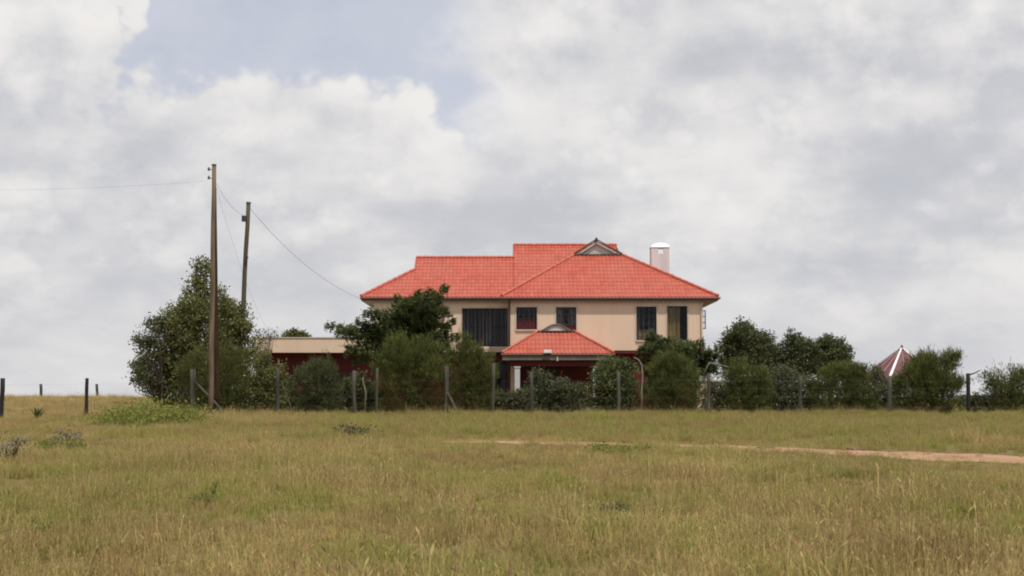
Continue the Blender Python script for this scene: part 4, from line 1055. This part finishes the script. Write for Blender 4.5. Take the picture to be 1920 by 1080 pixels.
# pale bare boughs
def bough(label, pts, r0, r1, name='bare_bough'):
    P = [at(a, b, Y) for a, b, Y in pts]; n = len(P)
    o = MB().tube(P, [r0 + (r1 - r0) * i / (n - 1) for i in range(n)], 7).build(name, M['bark_pale'], None, True)
    return tag(o, label, 'branch', 'pale stems among the bushes')
g0 = at(1204, 760, 69.6)
bough('slim pale stem arching over at its top below the corner windows', [(1204, 775, 69.6), (1203, 735, 69.6), (1205, 705, 69.6), (1203, 684, 69.6), (1197, 674, 69.6), (1188, 670, 69.6)], .042, .018)
bough('long pale bare bough slanting out of the layered tree', [(1318, 705, 69.8), (1330, 680, 69.8), (1352, 685, 69.8), (1372, 690, 69.8), (1386, 691, 69.8)], .035, .02)
bough('pale crooked stem before the low yard wall', [(1322, 775, 70.0), (1326, 735, 70.0), (1322, 712, 70.0), (1332, 698, 70.0)], .06, .03)
bough('pale upright stem beside the wide olive bush', [(684, 778, 70.6), (686, 735, 70.6), (680, 710, 70.6), (688, 694, 70.6)], .05, .03)

# ------------------------------------------------------------------ weeds in the meadow
def weed(name, label, cat, px_, py_, lobes, style, n, seed, mat, **kw):
    p = ground_at(px_, py_)
    return bush(name, label, cat, lobes, p.y, style, n, seed, mat, trunk_px=px_, gz=tz(p.x, p.y), thick=.16, **kw)
weed('creeper_mound', 'bright green creeping mound of weeds left of the fence corner', 'weeds', 290, 800, [(290, 792, 60, 13, 0, 1.2), (245, 788, 46, 14, 1.5, 1.2), (335, 786, 44, 12, .6, 1.2), (280, 776, 44, 12, 3, 1.4), (215, 792, 30, 9, 1.5, 1.0), (370, 790, 30, 8, 0, 1.0)], 'broad', 8000, 51, 'leaf_bright', leaf=(.10, .05), spread=.24, per=10, rough=.35)
def aloe():
    p = ground_at(70, 785); e = thing('aloe', 'spiky green aloe-like plant on the grassy rise', 'plant', (p.x, p.y, tz(p.x, p.y)))
    rr = random.Random(3)
    for k in range(17):
        a = 2 * math.pi * k / 17 + rr.uniform(-.15, .15); ln = rr.uniform(.38, .62); el = rr.uniform(.7, 1.35)
        d = Vector((math.cos(a) * math.cos(el), math.sin(a) * math.cos(el), math.sin(el))); s = Vector((-math.sin(a), math.cos(a), 0)); up = s.cross(d)
        b = Vector((p.x, p.y, tz(p.x, p.y))) ; m_ = b + d * ln * .5; t_ = b + d * ln + Vector((0, 0, -.03))
        mb = MB(); w0 = .05
        mb.poly([b - s * w0, b + up * .03, m_ + up * .02, m_ - s * w0 * .8]); mb.poly([b + up * .03, b + s * w0, m_ + s * w0 * .8, m_ + up * .02])
        mb.poly([m_ - s * w0 * .8, m_ + up * .02, t_]); mb.poly([m_ + up * .02, m_ + s * w0 * .8, t_])
        mb.build('blade', M['aloe'], e)
M['aloe'] = plain('aloe_leaf', (0.085, 0.125, 0.030), .6, .15, 4.0)
aloe()
weed('withered_weed', 'grey withered weed cut off by the left picture edge', 'weed', 22, 868, [(20, 835, 24, 20, 0, .3), (40, 828, 10, 10, 0, .2), (6, 848, 20, 14, 0, .3)], 'broad', 150, 52, 'leaf_dead', leaf=(.07, .03), spread=.05, per=5, bark='deadwood', stems=22, shell=.5)
weed('withered_weed', 'grey withered weed clump on the rise below the thin stake', 'weed', 125, 840, [(122, 815, 22, 18, 0, .35), (145, 818, 18, 12, 0, .3), (105, 825, 14, 12, 0, .3)], 'broad', 260, 53, 'leaf_dead', leaf=(.07, .03), spread=.06, per=6, bark='deadwood', stems=20, shell=.5)
weed('green_weed', 'low green weed at the foot of the withered clump', 'weed', 110, 846, [(95, 838, 30, 12, 0, .4), (135, 838, 26, 10, 0, .4)], 'broad', 1300, 54, 'leaf_bright', leaf=(.07, .04), spread=.06)
weed('cut_brush', 'dark heap of cut brush lying in the grass below the wide olive bush', 'brush', 655, 818, [(648, 806, 26, 7, 0, .4), (675, 811, 22, 5, 0, .4), (700, 815, 16, 4, 0, .3)], 'broad', 420, 55, 'leaf_grey', leaf=(.10, .05), spread=.07, per=6, bark='deadwood', stems=18)
weed('low_weed', 'grey-green weed patch at the near edge of the earth track', 'weed', 1160, 850, [(1160, 843, 40, 8, 0, .5), (1120, 841, 18, 6, 0, .3), (1200, 844, 18, 6, 0, .3)], 'broad', 800, 56, 'leaf_bright', leaf=(.07, .035), spread=.07)
weed('upright_weed', 'small dark weed with one upright sprig in the near meadow', 'weed', 398, 948, [(385, 935, 26, 10, 0, .15), (403, 918, 5, 16, 0, .05)], 'broad', 420, 57, 'leaf_bright', leaf=(.05, .022), spread=.025, per=6, bark='deadwood', stems=6)
weed('low_weed', 'low green weed patch in the middle of the near meadow', 'weed', 850, 980, [(850, 970, 60, 13, 0, .3), (800, 972, 26, 10, 0, .2), (905, 968, 26, 11, 0, .2)], 'broad', 2400, 58, 'leaf_bright', leaf=(.045, .02), spread=.03)
weed('low_weed', 'short dark weed patch where the meadow turns brown', 'weed', 1110, 965, [(1110, 957, 50, 9, 0, .3), (1160, 952, 24, 7, 0, .2)], 'broad', 500, 59, 'leaf_grey', leaf=(.045, .02), spread=.03)
weed('low_weed', 'brownish dark weed tuft near the left bottom of the meadow', 'weed', 60, 1002, [(60, 994, 60, 9, 0, .3), (20, 990, 30, 8, 0, .2)], 'broad', 700, 60, 'leaf_bright', leaf=(.045, .02), spread=.03)

# clods of earth along the track
def clod(label, px_, py_, w, h):
    p = ground_at(px_, py_); me = bpy.data.meshes.new('earth_clod'); bm = bmesh.new(); bmesh.ops.create_icosphere(bm, subdivisions=3, radius=1)
    rr = random.Random(px_)
    for v in bm.verts:
        k = 1 + .18 * math.sin(v.co.x * 5 + px_) * math.sin(v.co.y * 4.3) + .12 * math.sin(v.co.z * 7 + v.co.x * 6) + rr.uniform(-.06, .06)
        v.co = Vector((v.co.x * w * k, v.co.y * w * .6 * k, v.co.z * h * k))
    bm.to_mesh(me); bm.free(); o = link('earth_clod', me, M['clod']); o.location = (p.x, p.y, tz(p.x, p.y) + h * .3)
    tag(o, label, 'clod', 'clods beside the earth track')
M['clod'] = plain('dark_earth', (0.19, 0.125, 0.08), 1.0, .2, 8.0, .05, bump=.8)
clod('dark clod beside the track where it fades out', 985, 826, .10, .05)
clod('long dark clod by the track below the post before the bushes', 1433, 843, .20, .05)
clod('dark clod on the far edge of the track nearer the picture side', 1602, 846, .20, .06)

# ------------------------------------------------------------------ grass
def grass_mat():
    m = bpy.data.materials.new('meadow_grass'); m.use_nodes = True; nt = m.node_tree; nt.nodes.clear()
    o = nt.nodes.new('ShaderNodeOutputMaterial')
    a = nt.nodes.new('ShaderNodeAttribute'); a.attribute_name = 'tint'; t = E(nt, a.outputs['Fac'])
    p, g = pos(nt); sp = nt.nodes.new('ShaderNodeSeparateXYZ'); nt.links.new(p, sp.inputs[0])
    y = E(nt, sp.outputs[1]); x = E(nt, sp.outputs[0])
    oi = nt.nodes.new('ShaderNodeObjectInfo'); rnd = E(nt, oi.outputs['Random'])
    flat = comb(nt, x, y * 0.55, 0.0)
    n1 = noise(nt, flat, 0.26, 6, 0.66); n2 = noise(nt, flat, 1.1, 5, 0.68)
    # greener between fence and track and in damp patches; straw on the rise
    band = y.step(37, 46) * y.step(72, 66) * x.step(-9, -3)
    rise = y.step(54, 66) * x.step(-15, -20)
    wet = (n1 * 1.9 - 0.40 + n2 * 0.6 - 0.05 + band * 0.60 - rise * 0.45 + (rnd - 0.5) * 0.60 - 0.15)
    green = mixc(nt, rnd, (0.215, 0.240, 0.046), (0.395, 0.400, 0.108))
    straw = mixc(nt, rnd, (0.490, 0.370, 0.150), (0.730, 0.580, 0.275))
    base = mixc(nt, wet.step(0.36, 0.68), straw, green)
    n3 = noise(nt, flat, 0.42, 5, 0.6)
    base = mixc(nt, (n3 + (rnd - 0.5) * 0.25).step(0.44, 0.62) * 0.70, base, (0.370, 0.225, 0.125))
    red = mixc(nt, n2, (0.280, 0.155, 0.095), (0.370, 0.225, 0.140))
    c = mixc(nt, t.step(0.62, 0.80) * 0.75, base, (0.540, 0.450, 0.215))
    c = mixc(nt, t.step(0.80, 0.95), c, red)
    c = mixc(nt, t.step(0.25, 0.0) * 0.65, c, (0.090, 0.108, 0.022))
    d = nt.nodes.new('ShaderNodeBsdfDiffuse'); tr = nt.nodes.new('ShaderNodeBsdfTranslucent'); nt.links.new(c, d.inputs[0]); nt.links.new(c, tr.inputs[0])
    mx = nt.nodes.new('ShaderNodeMixShader'); mx.inputs[0].default_value = .35
    nt.links.new(d.outputs[0], mx.inputs[1]); nt.links.new(tr.outputs[0], mx.inputs[2]); nt.links.new(mx.outputs[0], o.inputs[0])
    return m
GM = grass_mat()
def tuft_mesh(k, blades, rad, hgt, wid, seedy):
    rng = np.random.default_rng(100 + k); v = []; f = []; tint = []
    for i in range(blades):
        r = rad * math.sqrt(rng.uniform()); th = rng.uniform(0, 2 * math.pi); b = np.array([r * math.cos(th), r * math.sin(th), -.03])
        h = hgt * rng.uniform(.45, 1.25); la = rng.uniform(0, 2 * math.pi); ln = h * rng.uniform(.05, .95)
        lean = np.array([math.cos(la), math.sin(la), 0]) * ln; wv = np.array([-math.sin(la + rng.uniform(-1, 1)), math.cos(la + rng.uniform(-1, 1)), 0]); wv /= np.linalg.norm(wv)
        w = wid * rng.uniform(.6, 1.4); t = rng.uniform(0, .8)
        m_ = b + lean * .35 + np.array([0, 0, h * .6]); e = b + lean + np.array([0, 0, h * (1 - .3 * ln / h)])
        n = len(v); v += [b - wv * w, b + wv * w, m_ - wv * w * .8, m_ + wv * w * .8, e]; f += [(n, n + 1, n + 3, n + 2), (n + 2, n + 3, n + 4)]; tint += [t, t]
        if rng.uniform() < seedy:                       # a stalk with a seed head
            h2 = h * rng.uniform(1.15, 1.6); top = b + lean * .6 + np.array([0, 0, h2]); s = w * .45; n = len(v)
            v += [b - wv * s, b + wv * s, top + wv * s, top - wv * s]; f += [(n, n + 1, n + 2, n + 3)]; tint += [.7]
            n = len(v); hd = np.array([lean[0] * .3, lean[1] * .3, hgt * .18]); hw = w * 1.15
            v += [top, top + hd * .5 - wv * hw, top + hd, top + hd * .5 + wv * hw]; f += [(n, n + 1, n + 2, n + 3)]; tint += [rng.choice([.72, .9, .97])]
    me = bpy.data.meshes.new('grass_tuft'); me.from_pydata([tuple(p) for p in v], [], f); me.update()
    a = me.attributes.new('tint', 'FLOAT', 'FACE'); a.data.foreach_set('value', np.array(tint, np.float32)); me.materials.append(GM)
    return me
def grass():
    gc = bpy.data.collections.new('grass_tufts')
    kinds = [(80, .24, .19, .0044, .10), (90, .26, .24, .0044, .22), (70, .20, .17, .0046, .06), (80, .26, .28, .0046, .30), (110, .34, .13, .0050, .03), (70, .22, .23, .0050, .45)]
    for k, q in enumerate(kinds):
        gc.objects.link(bpy.data.objects.new('grass_tuft_%02d' % k, tuft_mesh(k, *q)))
    rng = np.random.default_rng(77)
    P = []; SCL = []; IDX = []
    def scatter(y0, y1, dens, half, side, s0, s1, keep=None, pick=None):
        wmax = half * y1 + side; n = int((y1 - y0) * 2 * wmax * dens)
        y = rng.uniform(y0, y1, n); x = rng.uniform(-wmax, wmax, n); ok = np.abs(x) < half * y + side
        # clumpy growth
        cl = np.sin(x * 2.1 + np.sin(y * 1.3) * 2) * np.sin(y * 1.9 + np.sin(x * 1.1) * 2)
        ok &= rng.uniform(0, 1, n) < .66 + .34 * cl
        dr = (y - road_y(x)) / road_half(x)
        onroad = (np.abs(dr) < 1.0 + .25 * np.sin(x * 3.3)) & (x > -1.8)
        weedy = np.interp(x, [-2, -.5, .2, 2.2, 2.8, 4.2, 5.2, 30], [1, .9, .45, .5, .9, .8, .16, .12]) + .12 * np.exp(-(dr / .25) ** 2)
        ok &= ~(onroad & (rng.uniform(0, 1, n) > weedy))
        inhouse = (y > 76.5) & (y < 92) & (x > -14.5) & (x < 11)
        ok &= ~inhouse
        if keep is not None: ok &= keep(x, y)
        x, y = x[ok], y[ok]; m = len(x)
        P.append(np.stack([x, y, terrain(x, y)], 1))
        nz = .5 + .5 * np.sin(x * .7 + 1.3 * np.sin(y * .41)) * np.sin(y * .53 + 1.1 * np.sin(x * .37))
        s = rng.uniform(s0, s1, m) * (.62 + .6 * nz) * np.where(rng.uniform(0, 1, m) < .06, 1.6, 1)
        dn = road_y(x) - road_half(x) - y; rd = np.clip(np.where(dn > 0, dn / 7.0, -(dn + 2 * road_half(x)) / 2.0), 0, 1); lowf = np.interp(x, [-1, 2, 2.8, 4.4, 5.4, 30], [.65, .6, .85, .7, .48, .44]); s *= np.where(x > -1.5, lowf + (1 - lowf) * rd, 1)
        SCL.append(s); IDX.append(rng.choice(6, m, p=pick or [.2, .2, .18, .16, .14, .12]))
    scatter(7, 20, 34, .38, 7.0, .55, .95)
    scatter(20, 34, 27, .37, 7.0, .5, .9)
    scatter(34, 52, 18, .36, 7.0, .45, .8)
    scatter(52, 76, 14, .36, 7.0, .45, .8)
    scatter(76, 125, 6, .36, 5.0, .5, .9, keep=lambda x, y: (x < -13) | (x > 11))
    # ranker, browner growth along the fence foot
    scatter(66.8, 69.4, 8, .36, 3.0, .5, .95, keep=lambda x, y: x > -16, pick=[.05, .15, .05, .35, .02, .38])
    P_, S_, I_ = np.concatenate(P), np.concatenate(SCL), np.concatenate(IDX); n = len(P_)
    me = bpy.data.meshes.new('grass'); me.vertices.add(n); me.vertices.foreach_set('co', P_.astype(np.float32).ravel())
    for nm, ty, val in (('scl', 'FLOAT', S_.astype(np.float32)), ('rot', 'FLOAT', rng.uniform(0, 6.283, n).astype(np.float32)), ('idx', 'INT', I_.astype(np.int32))):
        a = me.attributes.new(nm, ty, 'POINT'); a.data.foreach_set('value', val)
    me.materials.append(GM)
    o = bpy.data.objects.new('grass', me); COL.objects.link(o); tag(o, 'dry mixed green and straw grass covering the meadow', 'grass', kind='stuff')
    ng = bpy.data.node_groups.new('grass_scatter', 'GeometryNodeTree')
    ng.interface.new_socket('Geometry', in_out='INPUT', socket_type='NodeSocketGeometry'); ng.interface.new_socket('Geometry', in_out='OUTPUT', socket_type='NodeSocketGeometry')
    N_ = ng.nodes; L_ = ng.links
    gi, go = N_.new('NodeGroupInput'), N_.new('NodeGroupOutput'); mp = N_.new('GeometryNodeMeshToPoints'); ip = N_.new('GeometryNodeInstanceOnPoints')
    ci = N_.new('GeometryNodeCollectionInfo'); ci.inputs['Collection'].default_value = gc; ci.inputs['Separate Children'].default_value = True; ci.inputs['Reset Children'].default_value = True
    def attr(nm, ty):
        q = N_.new('GeometryNodeInputNamedAttribute'); q.data_type = ty; q.inputs['Name'].default_value = nm; return q.outputs['Attribute']
    cx = N_.new('ShaderNodeCombineXYZ'); L_.new(attr('rot', 'FLOAT'), cx.inputs[2])
    er = N_.new('FunctionNodeEulerToRotation'); L_.new(cx.outputs[0], er.inputs[0])
    L_.new(gi.outputs[0], mp.inputs['Mesh']); L_.new(mp.outputs[0], ip.inputs['Points']); L_.new(ci.outputs[0], ip.inputs['Instance'])
    ip.inputs['Pick Instance'].default_value = True; L_.new(attr('idx', 'INT'), ip.inputs['Instance Index']); L_.new(er.outputs[0], ip.inputs['Rotation']); L_.new(attr('scl', 'FLOAT'), ip.inputs['Scale'])
    L_.new(ip.outputs[0], go.inputs[0])
    md = o.modifiers.new('scatter', 'NODES'); md.node_group = ng
    print('tufts', n)
grass()
